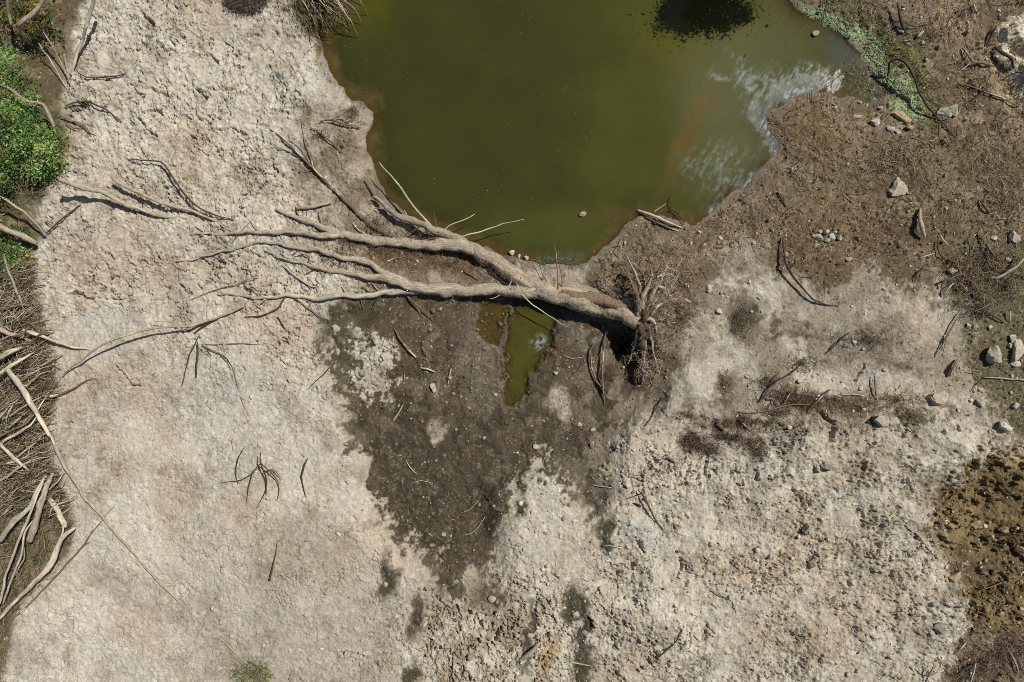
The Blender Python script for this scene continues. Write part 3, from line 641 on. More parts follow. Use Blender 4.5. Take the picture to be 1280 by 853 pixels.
def ico(sub):
    bm = __import__('bmesh').new(); __import__('bmesh').ops.create_icosphere(bm, subdivisions=sub, radius=1)
    vs = np.array([v.co[:] for v in bm.verts]); fs = [[v.index for v in f.verts] for f in bm.faces]; bm.free(); return vs, fs
ICO = {2: ico(2), 3: ico(3), 4: ico(4)}
def stone_mesh(rx, ry, rz, seed, sub=3, ang=0.0, cuts=12):
    rg = np.random.default_rng(seed); vs, fs = ICO[sub]; v = vs.copy()
    for _ in range(cuts):
        d = rg.normal(size=3); d /= np.linalg.norm(d); t = rg.uniform(0.45, 0.82); q = v @ d; m = q > t; v[m] -= np.outer(q[m] - t, d)
    v = v * 1.18; v = v * (1 + 0.12 * (vn(vs[:, 0] * 3 + 9, vs[:, 1] * 3 + vs[:, 2] * 2 + 9, seed)[:, None] - .5) * 2) + rg.normal(size=v.shape) * 0.008
    v = v * np.array([rx, ry, rz]); c, s_ = math.cos(ang), math.sin(ang)
    return np.stack([v[:, 0] * c - v[:, 1] * s_, v[:, 0] * s_ + v[:, 1] * c, v[:, 2]], 1), fs
def stone(u, v, rx, ry, label, mat='stone', ang=0.0, hgt=0.7, group=None, name="stone", cat="stone", seed=None, sink=0.35):
    rz = hgt * (rx + ry) / 2 * PX; sink = min(.6, sink + .12); seed = seed or int(u * 31 + v * 17) % 99991
    vs, fs = stone_mesh(rx * PX, ry * PX, rz, seed, 3 if max(rx, ry) > 5 else 2, ang)
    p = place(u, v, rz * (1 - sink)); o = mesh_obj(name, vs, fs, mat, smooth=False); o.location = tuple(float(t) for t in p); return tag(o, label, cat, group)

def straws(name, u, v, length, rad, ang, cols, lift=0.0, tilt=0.1, mat='litter', parent=None, bend=0.0, base=None):
    """thousands of thin bits as one object: three sided prisms of three joints"""
    n = len(u if base is None else base); P0 = place(u, v, 0.0) if base is None else base
    P0 = P0.copy(); P0[:, 2] += lift + rad
    dx = np.cos(ang); dy = np.sin(ang); dirn = np.stack([dx * np.cos(tilt), dy * np.cos(tilt), np.sin(tilt) * np.ones(n)], 1)
    side = np.stack([-dy, dx, np.zeros(n)], 1); upv = np.cross(dirn, side)
    bn = (NR.random(n) - .5)[:, None] * bend * length[:, None]
    A = P0 - dirn * length[:, None] * .5; Bm = P0 + side * bn; Cc = P0 + dirn * length[:, None] * .5
    if base is None:
        for Q in (A, Cc): Q[:, 2] = np.maximum(Q[:, 2], np.maximum(ground_z(Q[:, 0], Q[:, 1]), 0) + rad)
        Bm[:, 2] = np.maximum(Bm[:, 2], np.maximum(ground_z(Bm[:, 0], Bm[:, 1]), 0) + rad)
    vs = []
    for Q, k_ in ((A, .7), (Bm, 1.), (Cc, .4)):
        for a in (0.5, 2.6, 4.7): vs.append(Q + side * (math.cos(a) * rad * k_)[:, None] + upv * (math.sin(a) * rad * k_)[:, None])
    Vv = np.stack(vs, 1).reshape(-1, 3)
    loc = []
    for s_ in (0, 3):
        for a in range(3): b = (a + 1) % 3; loc.append((s_ + a, s_ + b, s_ + 3 + b, s_ + 3 + a))
    F = (np.arange(n)[:, None, None] * 9 + np.array(loc)[None]).reshape(-1, 4)
    return raw_mesh(name, Vv, F, MAT[mat], np.repeat(cols, 9, 0), parent)
def raw_mesh(name, Vv, F, mat, cols=None, parent=None, smooth=False):
    me = bpy.data.meshes.new(name); k_ = F.shape[1]; me.vertices.add(len(Vv)); me.vertices.foreach_set("co", Vv.astype(np.float32).ravel())
    me.loops.add(F.size); me.loops.foreach_set("vertex_index", F.ravel().astype(np.int32)); me.polygons.add(len(F))
    me.polygons.foreach_set("loop_start", (np.arange(len(F)) * k_).astype(np.int32)); me.update(calc_edges=True); me.materials.append(mat)
    if smooth: me.polygons.foreach_set("use_smooth", np.ones(len(F), bool))
    if cols is not None:
        at = me.attributes.new("Col", 'FLOAT_COLOR', 'POINT'); at.data.foreach_set("color", np.concatenate([cols, np.ones((len(cols), 1))], 1).astype(np.float32).ravel())
    o = bpy.data.objects.new(name, me); COL.objects.link(o)
    if parent is not None: o.parent = parent
    return o
def leaves(name, P, size, cols, mat='leaf', parent=None, lean=0.5, long=2.2):
    """one object of many pointed leaves at the points P"""
    n = len(P); a = NR.random(n) * 6.283; el = (NR.random(n) - .5) * 2 * lean
    d = np.stack([np.cos(a) * np.cos(el), np.sin(a) * np.cos(el), np.sin(el)], 1); s_ = np.stack([-np.sin(a), np.cos(a), (NR.random(n) - .5) * 1.2], 1); s_ /= np.linalg.norm(s_, axis=1)[:, None]
    up_ = np.cross(d, s_); L = size * long
    A = P; B = P + d * L[:, None] * .5 + s_ * size[:, None] * .5; Cc = P + d * L[:, None] - up_ * size[:, None] * .3; D_ = P + d * L[:, None] * .5 - s_ * size[:, None] * .5
    Vv = np.stack([A, B, Cc, D_], 1).reshape(-1, 3); F = np.arange(4 * n).reshape(n, 4)
    return raw_mesh(name, Vv, F, MAT[mat], np.repeat(cols, 4, 0), parent)
def pick_cols(n, *cs):
    c = np.array([srgb(*q) for q in cs]); i = NR.integers(0, len(c), n); return c[i] * (0.75 + 0.5 * NR.random(n))[:, None]
def scatter(n, cond, u0=-40, u1=1320, v0=-40, v1=895):
    """random photo pixels where the lattice weight cond(u, v) is high"""
    us = []; vs = []; got = 0
    while got < n:
        u = NR.uniform(u0, u1, n * 3); v = NR.uniform(v0, v1, n * 3); w = cond(u, v); m = NR.random(len(u)) < w; us.append(u[m]); vs.append(v[m]); got += m.sum()
    return np.concatenate(us)[:n], np.concatenate(vs)[:n]
def inside(key, u, v, soft=8): return 1 - sstep(-soft, soft, lookup(S[key], u, v))

# ------------------------------------------------------------------ the fallen tree
tree = thing("fallen_tree", "large uprooted bare tree lying across the mud beside the pond", "fallen tree", loc=(2.0, 0.33, 0))
TB = 'trunkbark'
stem("trunk", [(806,399,.38),(795,395,.36),(775,388,.32),(745,379,.27),(712,371,.23),(688,366,.21),(668,360,.20),(655,353,.20),(638,341,.20),(618,326,.20),(600,317,.19),(588,312,.18)],
     [12,13,12.2,11.8,11.4,11,10.8,10.4,9.2,8.2,6.5,3], TB, tree, crook=0.012, lump=0.09, sides=28, absz=True, step=0.015, seed=23)
stem("bark_plate", [(702,366,.33),(720,370,.36),(742,374,.39),(762,379,.43),(784,384,.45)], [3,6,7,7,3.5], "oldbark", tree, crook=0.006, lump=.2, sides=14, absz=True, step=.02)
LIMBS = [
 ([(592,312,0.250),(572,308,0.237),(545,306,0.231),(520,306,0.225),(500,304,0.211),(470,301,0.200),(446,297,0.187),(426,294,0.180),(405,294,0.175),(390,293,0.168),(364,291,0.163),(323,290,0.163),(297,292,0.168),(262,292,0.187),(238,293,0.187)],[8,7.8,7.4,6.8,6.6,6.2,5.6,5,4,3.4,2.8,2.3,2.1,1.7,1.2],'bark'),
 ([(612,325,.20),(595,314,.205),(578,304,0.22),(563,295,0.24),(550,289,0.25),(537,284,0.281),(526,281,0.262),(514,277,0.237),(501,271,0.211),(486,261,0.187),(472,250,0.175),(466,246,0.163)],[8.6,8.2,7,6.2,5.4,4.8,4.6,4.2,3.8,3.2,2.4,1.2],'trunkbark'),
 ([(672,366,0.237),(655,364,0.231),(630,363,0.218),(605,362,0.211),(585,363,0.211),(566,362,0.211),(545,363,0.211),(520,359,0.206),(498,353,0.206),(478,348,0.211),(452,344,0.225),(426,341,0.231),(400,335,0.237),(380,330,0.237),(364,327,0.237),(347,322,0.237)],[10,9.2,8,8,7.6,8.6,8,6.8,5.8,5,4.2,3.5,2.8,2.2,1.8,1.0],'bark'),
 ([(510,357,0.200),(497,349,0.194),(478,339,0.180),(466,332,0.175),(452,327,0.163),(436,323,0.156),(420,319,0.156),(400,314,0.149),(375,311,0.149),(359,306,0.156),(336,304,0.163),(318,304,0.163),(300,309,0.163),(259,320,0.168),(220,327,0.168)],[5.6,5.2,4.8,4.2,4.2,3.8,3.4,3,2.6,2.3,2.1,1.9,1.7,1.4,1.0],'bark'),
 ([(548,366,0.175),(520,363,0.156),(500,365,0.149),(478,367,0.144),(458,369,0.144),(439,370,0.144),(418,371,0.137),(400,373,0.137),(380,371,0.137),(359,370,0.137),(336,372,0.137),(310,371,0.132),(290,369,0.125),(272,368,0.125)],[4.5,4.4,4.2,3.8,3.6,3.6,3.4,3.2,2.8,2.8,2.4,1.9,1.5,.9],'pale'),
 ([(430,295,0.175),(415,289,0.175),(400,283,0.187),(385,278,0.200),(372,273,0.225),(358,267,0.225),(345,262,0.211)],[5,4.6,4,3.4,3,2.6,1.8],'bark'),
 ([(500,302,0.175),(484,294,0.168),(468,284,0.156),(448,268,0.149),(430,249,0.149),(412,232,0.149),(392,211,0.156),(370,190,0.163),(352,172,0.175),(338,162,0.187)],[3.6,3.4,3.2,3,2.8,2.5,2,1.3,1,.7],'brownw'),
]
for i, (p, r, mt) in enumerate(LIMBS):
    stem("limb", p, [q_ * .86 for q_ in r], mt, tree, crook=0.012 if i < 5 else 0.006, lump=0.09, absz=True, sides=18, step=0.02, seed=900 + i)
TW = [
 ([(540,285,0.288),(528,271,0.312),(512,251,0.343),(495,228,0.374),(483,213,0.393),(474,203,0.406)],[2.2,2,1.8,1.6,1.3,.9],'pale'),
 ([(552,291,0.281),(562,282,0.300),(576,277,0.312),(593,268,0.324)],[1.3,1.1,.9,.6],'pale'),
 ([(566,298,0.281),(585,294,0.293),(605,289,0.312),(626,280,0.324),(655,275,0.336)],[1.5,1.3,1.1,.8,.5],'pale'),
 ([(546,286,0.288),(544,276,0.312),(542,264,0.343)],[1.2,.8,.5],'brownw'),
 ([(392,212,0.156),(389,200,0.163),(382,184,0.168),(379,168,0.175),(377,155,0.187)],[1.6,1.2,1,.8,.5],'brownw'),
 ([(388,206,0.156),(376,188,0.163),(362,176,0.187)],[1,.8,.5],'brownw'), ([(372,196,0.156),(352,186,0.163),(338,178,0.175)],[1,.7,.5],'brownw'),
 ([(646,356,0.312),(652,368,0.324),(668,382,0.312),(688,397,0.281),(709,409,0.250)],[1.3,1.2,1,.9,.6],'pale'),
 ([(696,370,0.312),(698,352,0.374),(696,335,0.437),(695,318,0.499),(693,305,0.530)],[1.1,1,.8,.7,.4],'brownw'),
 ([(700,368,0.312),(703,350,0.362),(699,330,0.413),(697,312,0.449)],[.9,.8,.6,.4],'brownw'),
 ([(781,376,0.324),(772,368,0.350),(762,360,0.374)],[1.8,1.6,1.2],'pale'),
 ([(497,362,0.149),(510,371,0.163),(520,380,0.163),(532,390,0.137),(541,400,0.101)],[1.8,1.5,1.2,1,.6],'brownw'),
 ([(505,365,0.149),(517,381,0.125),(529,396,0.087)],[1,.8,.5],'brownw'),
 ([(352,331,0.225),(362,340,0.211),(374,348,0.187),(388,357,0.156),(396,359,0.125)],[1.4,2,2.2,1.8,1],'pale'),
 ([(378,338,0.211),(386,348,0.187),(393,356,0.137)],[1.2,1.0,.6],'pale'),
 ([(300,290,0.175),(310,279,0.200),(320,268,0.225)],[1.1,.9,.6],'pale'),
 ([(366,372,0.137),(378,380,0.125),(391,389,0.101),(400,398,0.062)],[1.3,1.1,.9,.5],'brownw'),
 ([(392,374,0.137),(386,383,0.125),(382,389,0.125)],[1.2,1,.7],'brownw'),
 ([(449,369,0.149),(452,379,0.125),(455,387,0.101)],[.9,.7,.5],'brownw'),
 ([(356,372,0.137),(351,380,0.125),(346,386,0.087),(336,392,0.050),(322,396,0.031),(306,396,0.024)],[1.3,1.4,1.4,1.4,1.2,.7],'dark'),
 ([(347,322,0.237),(341,318,0.237),(330,314,0.225)],[1.2,1,.6],'brownw'),
 ([(384,331,0.237),(386,323,0.225),(378,318,0.225),(368,321,0.211)],[1,.9,.8,.5],'brownw'),
 ([(304,309,0.163),(316,315,0.137),(326,321,0.094)],[1,.8,.5],'brownw'),
 ([(498,304,0.225),(480,304,0.206),(462,297,0.200),(448,287,0.200),(441,278,0.206)],[1.5,1.3,1.1,.9,.6],'pale'),
 ([(640,350,0.312),(634,362,0.262),(622,370,0.218),(612,374,0.187)],[1,.9,.8,.5],'pale'),
 ([(560,300,0.262),(548,298,0.274),(530,300,0.262),(518,303,0.250)],[1.3,1.2,1,.7],'brownw'),
 ([(468,338,0.187),(490,324,0.187),(505,322,0.175),(520,326,0.156)],[1,.9,.7,.5],'brownw'),
 ([(556,362,0.225),(566,371,0.187),(560,378,0.137)],[1,.8,.5],'brownw'),
 ([(258,292,0.187),(250,287,0.187),(243,283,0.200)],[.9,.7,.5],'bark'),
]
rgs = random.Random(8)
for i in range(26):      # snapped stubs and short side twigs along the limbs
    p0_, r0_, m0_ = LIMBS[rgs.choice([0, 0, 0, 1, 2, 2, 3, 3, 4, 4, 5, 6])]; k_ = rgs.randint(2, len(p0_) - 3); q = p0_[k_]; d_ = (p0_[k_ + 1][0] - q[0], p0_[k_ + 1][1] - q[1]); n_ = math.hypot(*d_)
    s_ = rgs.choice([-1, 1]); w_ = rgs.uniform(.5, 1.2); L_ = rgs.uniform(5, 22) * (1 if rgs.random() < .7 else 1.8); dx_, dy_ = d_[0] / n_, d_[1] / n_
    ux, uy = dx_ * math.cos(w_) - s_ * dy_ * math.sin(w_), dy_ * math.cos(w_) + s_ * dx_ * math.sin(w_)
    TW.append(([(q[0], q[1], q[2]), (q[0] + ux * L_ * .5 + rgs.uniform(-2, 2), q[1] + uy * L_ * .5 + rgs.uniform(-2, 2), q[2] + rgs.uniform(-.03, .06)), (q[0] + ux * L_, q[1] + uy * L_, q[2] + rgs.uniform(-.1, .08))], [min(2, r0_[k_] * .5), min(1.5, r0_[k_] * .35), .5], rgs.choice(['bark', 'brownw', 'dark', 'pale'])))
for p, r, mt in TW: stem("twig", p, r, mt, tree, crook=0.006, absz=True, step=0.02)
# loose strips of bark and dark rootlets hanging from the limbs and the trunk fork
def hair(n, path, spread, length, cols, zlo, zhi):
    path = np.array(path, float); seg = NR.integers(0, len(path) - 1, n); t = NR.random(n); q = path[seg] * (1 - t)[:, None] + path[seg + 1] * t[:, None]
    q = q + NR.normal(0, spread, q.shape); z = NR.uniform(zlo, zhi, n)
    P = place(q[:, 0], q[:, 1], absolute=z) - np.array(tree.location)
    gz_ = ground_z(P[:, 0] + 2.0, P[:, 1] + .33) + .01; P[:, 2] = np.maximum(P[:, 2] * .8, gz_)
    return P
hp = np.concatenate([hair(420, [(430,300),(470,310),(510,313),(545,314)], 5, 1, None, .12, .32), hair(160, [(600,330),(625,345),(650,358)], 5, 1, None, .15, .5), hair(180, [(455,275),(480,290),(520,296),(550,296)], 5, 1, None, .1, .4), hair(150, [(400,320),(450,335),(500,352)], 5, 1, None, .1, .3)])
n = len(hp); hr = straws("dry_fibre", None, None, NR.uniform(.05, .17, n), NR.uniform(.0018, .0035, n), NR.uniform(0, 6.28, n), pick_cols(n, (96,76,62), (70,56,46), (120,98,78)), tilt=0.2, parent=tree, bend=.5, base=hp); hr['kind'] = 'stuff'
# root plate
C0 = place(806, 398, absolute=.42) - np.array(tree.location)
vs, fs = stone_mesh(0.19, 0.36, 0.32, 77, 4, -0.25, 5); vs = vs * (1 + 0.55 * (fbm(vs[:, 0] * 100 + 50, vs[:, 1] * 100 + vs[:, 2] * 70 + 80, 9, 4, 66)[:, None] - .5) * 2) + C0 + np.array([.05, -.06, -.08])
mesh_obj("root_ball", vs, fs, 'soilball', tree)
RT = [([(797,397,.46),(798,385,.58),(797,370,.68),(791,356,.76),(785,343,.8)],[6,5,3.6,2.4,1]), ([(803,392,.5),(801,375,.64),(799,355,.76),(792,338,.84),(784,320,.86)],[5,4,3,2,.8]),
 ([(804,392,.5),(806,372,.62),(804,350,.74),(800,338,.8),(793,333,.82)],[5,4,3,2,.9]), ([(806,394,.5),(810,375,.6),(816,356,.68),(825,345,.7),(838,344,.66),(845,351,.6)],[5,4.2,3.2,2.4,1.6,.7]),
 ([(806,396,.5),(815,380,.56),(828,366,.58),(842,353,.56),(850,340,.5)],[5,4,3,2,.8]), ([(787,384,.42),(796,378,.5),(806,370,.56),(816,364,.56)],[3,3.8,3.4,2]),
 ([(806,398,.5),(818,390,.52),(830,391,.46),(842,398,.36)],[4.5,3.4,2.2,.9]), ([(808,400,.5),(814,399,.58),(819,405,.56),(821,415,.46),(819,424,.34)],[3.4,2.6,2.2,1.6,.8]),
 ([(802,330,.6),(806,322,.6),(813,328,.58),(824,331,.52)],[.9,1.6,1.6,.8]), ([(803,404,.42),(805,420,.36),(806,440,.26),(804,460,.16),(803,478,.08)],[4,3,2.2,1.7,.8]),
 ([(810,402,.46),(818,412,.44),(825,424,.34),(829,436,.22)],[3.4,2.4,1.6,.7]), ([(800,406,.4),(797,420,.34),(793,434,.24),(788,446,.1)],[4,3,2,1]), ([(808,396,.5),(820,384,.6),(836,376,.6),(852,374,.5),(866,380,.36)],[3.6,2.8,2,1.4,.6]),
 ([(806,394,.5),(814,370,.7),(826,352,.82),(832,334,.84),(828,318,.8)],[4,3,2.2,1.5,.6]), ([(800,390,.5),(806,366,.74),(814,346,.9),(812,330,.96)],[4.5,3.2,2,.8]), ([(808,404,.44),(814,420,.36),(817,440,.22),(822,462,.08)],[3,2.2,1.5,.7]),
 ([(794,380,.5),(784,372,.5),(772,366,.46),(764,358,.44)],[2.2,1.8,1.4,.8]), ([(812,360,.7),(822,358,.74),(832,362,.7),(836,370,.62),(828,376,.56)],[1.4,1.8,1.6,1.3,.7]), ([(816,352,.66),(822,338,.68),(834,330,.6),(848,330,.5)],[1.8,1.5,1.2,.6])]
ends = []
for i, (p, r_) in enumerate(RT):
    P_ = [place(a, b, absolute=c) - np.array(tree.location) for a, b, c in p]; ends.append(P_)
    vs, fs, tc = tube_data([tuple(q) for q in P_], [x * PX * (1.05 if k_ == 0 else .85 if k_ == 1 else .62) for k_, x in enumerate(r_)], 9, .006, .22, .02, 500 + i); mesh_obj("root", vs, fs, ['rootw', 'bark', 'rootw', 'pale'][i % 4], tree, tc)
ax = np.array([.95, -.26, .02]); e1 = np.array([.26, .95, 0]); e2 = np.array([0, 0, 1.0])
def root(i, d, L, r0, start, mat='rootw', zdrop=.5):
    rg = np.random.default_rng(4000 + i); d = np.array(d, float); d /= np.linalg.norm(d); p = start.copy(); P = [p.copy()]; m = 7
    for k_ in range(m):
        d = d + rg.normal(0, .34, 3) + np.array([0, 0, -zdrop * .1]); d /= np.linalg.norm(d); p = p + d * L / m
        wz = float(ground_z(p[0] + 2.0, p[1] + .33)) + .012; p[2] = max(p[2], wz); P.append(p.copy())
    rr = [r0 * (1 - .85 * k_ / m) for k_ in range(m + 1)]
    vs, fs, tc = tube_data([tuple(q) for q in P], rr, 6, 0.006, .2, .025, i); mesh_obj("root", vs, fs, mat, tree, tc); return P
rg = random.Random(3)
for i in range(80):
    b = ends[rg.choice([0, 1, 2, 3, 3, 4, 4, 5, 6, 12, 13, 13, 14, 17, 18, 7, 10] if i < 58 else [9, 10, 11, 15])]; st0 = b[rg.randint(1, len(b) - 1)]
    d = (rg.uniform(-.3, 1), rg.uniform(-.3, 1), rg.uniform(-.3, .6)) if i < 58 else (rg.uniform(-.6, .6), rg.uniform(-1, .1), rg.uniform(-.5, .2))
    ends.append(root(i, d, rg.uniform(.08, .26), rg.uniform(.0045, .010), np.array(st0), mat=rg.choice(['rootw', 'brownw', 'pale', 'bark'])))
q = np.concatenate([np.array(e) for e in ends]); idx = NR.integers(0, len(q), 3200); hp = q[idx] * .85 + C0 * .15 + NR.normal(0, .045, (3200, 3)); hp[:, 2] = np.maximum(hp[:, 2], ground_z(hp[:, 0] + 2, hp[:, 1] + .33) + .01)
hr = straws("root_hair", None, None, NR.uniform(.03, .14, 3200), NR.uniform(.0016, .0036, 3200), NR.uniform(0, 6.28, 3200), pick_cols(3200, (168,150,126), (132,112,90), (90,74,60), (186,170,146)), tilt=NR.uniform(-.6, .6, 3200), parent=tree, bend=.6, base=hp); hr['kind'] = 'stuff'

# ------------------------------------------------------------------ loose branches, traced one by one
B = "dead branches lying on the dry clay"
branch("dead_branch", "thick grey forked bough under the green shrub on the upper left clay", "branch", [(74,224,.45),(93,231,.34),(113,237,.26),(133,242,.20),(160,257,.10),(180,264,.06),(200,270,.02),(233,273,.0)], [4.2,4.2,4,3.8,3.6,3.2,2.8,1.2], 'bark', B)
branch("dead_branch", "long grey branch lying against the thick bough on the upper left clay", "branch", [(140,223,.16),(150,229,.14),(167,238,.13),(183,246,.12),(200,253,.10),(222,259,.08),(240,264,.05),(270,277,.02)], [2,3,3.2,3.2,3.2,3,2.6,1.5], 'bark', B)
branch("dead_branch", "dark kinked twig rising above the two grey boughs on the upper left clay", "branch", [(163,199,.05),(182,201,.08),(201,202,.1),(208,211,.1),(217,223,.1),(225,236,.1),(240,253,.08),(257,265,.06),(275,271,.03),(293,275,.0)], [1,1.1,1.3,1.4,1.4,1.5,1.6,1.5,1.1,.7], 'dark', B, kids=[([(228,238,.1),(218,238,.06)],[1,.6]), ([(244,256,.08),(232,236,.12),(222,218,.16)],[.8,.6,.4],'bark')])
branch("dead_branch", "very long arched pale branch sweeping from the fallen tree to the left brush", "branch", [(306,383,.03),(290,390,.04),(267,399,.06),(250,404,.08),(237,408,.16),(217,408,.24),(190,411,.28),(165,417,.28),(140,425,.26),(118,438,.22),(104,449,.14),(88,460,.08),(78,471,.02)], [1,1.6,2,2.2,2.1,2,2,1.9,1.8,1.6,1.5,1.3,1.0], 'bark', B, kids=[([(268,399,.05),(255,408,.03),(243,417,.0)],[1.6,1.6,1.2],'dark'), ([(236,410,.12),(215,403,.16),(192,402,.16)],[1,.9,.6],'bark')])
branch("dead_branch", "thin curved dark branch poking out of the left brush onto clay", "branch", [(50,497,.08),(66,495,.06),(80,491,.04),(92,486,.03),(100,481,.02),(108,477),(116,474),(132,475)], [2.2,2.2,2,1.8,1.6,1.4,1.2,.8], 'brownw', B)
branch("dead_branch", "thin pale twig lying just below the limb tips of the fallen tree", "branch", [(323,345,.1),(310,349,.08),(297,355,.05),(270,362,.03),(252,368,.02),(237,376,.0)], [1.1,1.1,1,.9,.8,.7], 'bark', B)
branch("dead_branch", "short stout log alone on the clay above the fallen tree limbs", "branch", [(371,261,.03),(385,259,.04),(400,256,.05),(414,253,.05)], [2.2,3.2,3,1.6], 'bark', B)
branch("dead_branch", "dark curved twig up the bank near the left pond shore", "branch", [(388,160,.02),(399,164,.05),(407,172,.05),(415,178,.04),(423,186,.03),(428,192)], [1,1.4,1.4,1.2,1,.7], 'brownw', B)
branch("dead_branch", "forked dead twigs on the crumbling lip of the left shore", "branch", [(400,152,.03),(412,150,.06),(425,153,.06),(440,157,.05),(452,160,.03)], [1,1.3,1.4,1.2,.8], 'brownw', B, kids=[([(415,150,.06),(427,145,.08),(436,148,.08)],[.9,.8,.5]), ([(425,153,.05),(438,150,.07)],[.8,.5]), ([(430,154,.05),(442,164,.03)],[.8,.5])])
branch("dead_branch", "dark hooked twig at the end of the snapped upper limb", "branch", [(455,226,.01),(461,236,.02),(466,243,.03),(472,249,.04)], [.8,1.1,1.2,1], 'dark', B)
branch("dead_branch", "dark curling twig high on the left clay beside the leaning stick", "branch", [(100,93,.02),(109,97,.04),(120,96,.05),(132,96,.05),(146,95,.04),(157,92,.01)], [.9,1.2,1.3,1.4,1.2,.7], 'dark', B)
branch("dead_branch", "long dark looping twig on the clay right of the green shrub", "branch", [(80,133,.03),(92,129,.06),(108,127,.06),(120,131,.05),(133,137,.04),(143,146,.03),(152,153,.01)], [.9,1.1,1.4,1.4,1.2,1.1,.7], 'dark', B, kids=[([(100,129,.05),(110,134,.03),(116,139,.02)],[.8,.6,.5])])
branch("dead_branch", "slim twigs knotted together between the shrub and the grey bough", "branch", [(72,145,.05),(82,148,.05),(95,152,.04),(104,158,.03),(112,166,.02),(120,170)], [1,1.3,1.3,1.1,.9,.6], 'brownw', B, kids=[([(82,155,.04),(92,160,.04),(103,160,.03)],[1.1,1.1,.7]), ([(92,152,.04),(108,159,.03),(120,175,.02)],[.8,.7,.5])])
branch("dead_branch", "tall leaning stick with a bleached foot in the top left corner", "branch", [(119,-12,.5),(117,4,.42),(111,20,.34),(107,34,.27),(101,49,.2),(98,62,.12),(94,76,.06),(90,95,.0)], [3.2,3.2,3,2.8,2.6,2.4,2.4,2], 'pale', B)
branch("dead_branch", "stubby bleached stick just left of the tall leaning stick", "branch", [(80,68,.12),(82,79,.06),(84,91,.0)], [1.6,1.8,1.4], 'pale', B)
branch("dead_branch", "straight thin twig running down to the grey log in the left brush", "branch", [(101,256,.02),(90,264,.04),(78,273,.05),(66,284,.05),(57,293,.04)], [.7,1.1,1.2,1.1,.9], 'dark', B, kids=[([(66,284,.04),(60,277,.05)],[.8,.5])])
branch("dead_branch", "solitary dark twig upright on the pale clay left of centre", "branch", [(247,428,.08),(247,443,.05),(246,458,.03),(245,472,.0)], [1.0,1.5,1.7,1.2], 'dark', B)
branch("dead_branch", "slanting dark twig left of the solitary upright one", "branch", [(249,419,.06),(243,430,.05),(237,444,.03),(232,463,.02),(227,483,.0)], [.8,1,1.1,1,.7], 'dark', B)
branch("dead_branch", "long thin bent twig drooping across the pale clay left of centre", "branch", [(252,432,.03),(262,437,.04),(273,441,.03),(284,447,.03),(290,457,.03),(293,470,.02),(297,484),(304,506),(308,517)], [.8,1,.9,.8,.8,.9,.8,.6,.4], 'brownw', B, kids=[([(273,441,.03),(284,453,.02),(289,462,.02)],[.7,.6,.4]), ([(256,434,.03),(264,445,.02)],[.7,.5])])
branch("dead_branch", "hairline twig arching over the clay above the centre left cracks", "branch", [(252,430,.03),(275,431,.03),(290,430,.02),(310,430,.02),(325,431)], [.5,.7,.7,.6,.4], 'brownw', B)
branch("dead_branch", "thin straight dark stick at the left edge of the wet mud", "branch", [(412,459,.02),(404,468,.03),(395,477,.03),(385,487,.01)], [.8,1,.9,.6], 'dark', B)
branch("dead_branch", "short dark twig on clay below the lowest tree limb", "branch", [(347,396,.03),(351,404,.03),(358,414,.0)], [1.1,1.2,.7], 'dark', B)
branch("dead_branch", "standing forked dead shoot with drooping tips on the lower left clay", "branch", [(326,566,.22),(325,578,.18),(330,590,.12),(333,601,.06),(333,612,.02),(332,625)], [.8,1,1.2,1.1,.9,.6], 'dark', B, kids=[([(325,578,.18),(338,590,.12),(346,600,.06),(349,612,.03),(346,626)],[.9,.9,.8,.7,.5]), ([(325,580,.16),(316,590,.1),(312,604,.05),(308,628)],[.9,.8,.7,.5]), ([(318,590,.1),(303,600,.06),(290,602,.03),(272,604,.01)],[.7,.6,.5,.4]), ([(331,590,.12),(342,586,.1),(352,600,.05)],[.7,.6,.4]), ([(305,560,.16),(297,575,.1),(295,590,.05),(297,606)],[.7,.7,.6,.4]), ([(332,612,.02),(326,626,.01),(320,636)],[.7,.6,.4])])
branch("dead_branch", "slim dark kinked twig right of the standing forked shoot", "branch", [(385,573,.06),(380,583,.05),(377,595,.04),(379,608,.02),(382,621)], [.7,1,1.1,1,.6], 'dark', B)
branch("dead_branch", "tapered dark splinter on the plain lower left clay", "branch", [(347,676,.01),(344,694,.02),(341,706,.03),(337,726,.02)], [.5,.8,1.2,1.5], 'dark', B)
branch("dead_branch", "very long thin root running diagonally down the lower left clay", "branch", [(64,545,.12),(72,566,.1),(82,586,.08),(93,600,.06),(105,622,.05),(123,641,.04),(143,665,.03),(158,682,.03),(173,698,.02),(188,716,.03),(200,731,.03),(213,741,.03),(226,754,.03),(250,778,.02),(267,791,.02),(283,806,.025),(300,822,.025),(318,836,.01)], [2.6,2.6,2.8,2.8,2.2,2,1.8,1.7,1.6,1.6,1.3,1.2,1.0,.9,.9,1.1,1.2,.7], 'bark', B, kids=[([(200,731,.01),(210,734,.02),(220,733)],[1,.9,.6]), ([(141,664,.03),(141,676,.01)],[.8,.5]), ([(128,650,.03),(136,640,.04),(144,632,.03)],[.7,.6,.4]), ([(192,720,.01),(206,728,.02),(218,730)],[.8,.6,.4])])
branch("dead_branch", "thin dark stick crossing below the bleached log in the lower left", "branch", [(0,787,.05),(14,775,.05),(28,763,.05),(42,750,.05),(56,735,.05),(70,720,.05),(84,704,.05),(96,692,.05),(106,679,.05),(116,664,.04),(127,651,.02)], [1.2,1.2,1.2,1.1,1.2,1.3,1.4,1.4,1.2,1,.7], 'brownw', B, kids=[([(100,686,.04),(112,678,.02)],[.8,.5])])
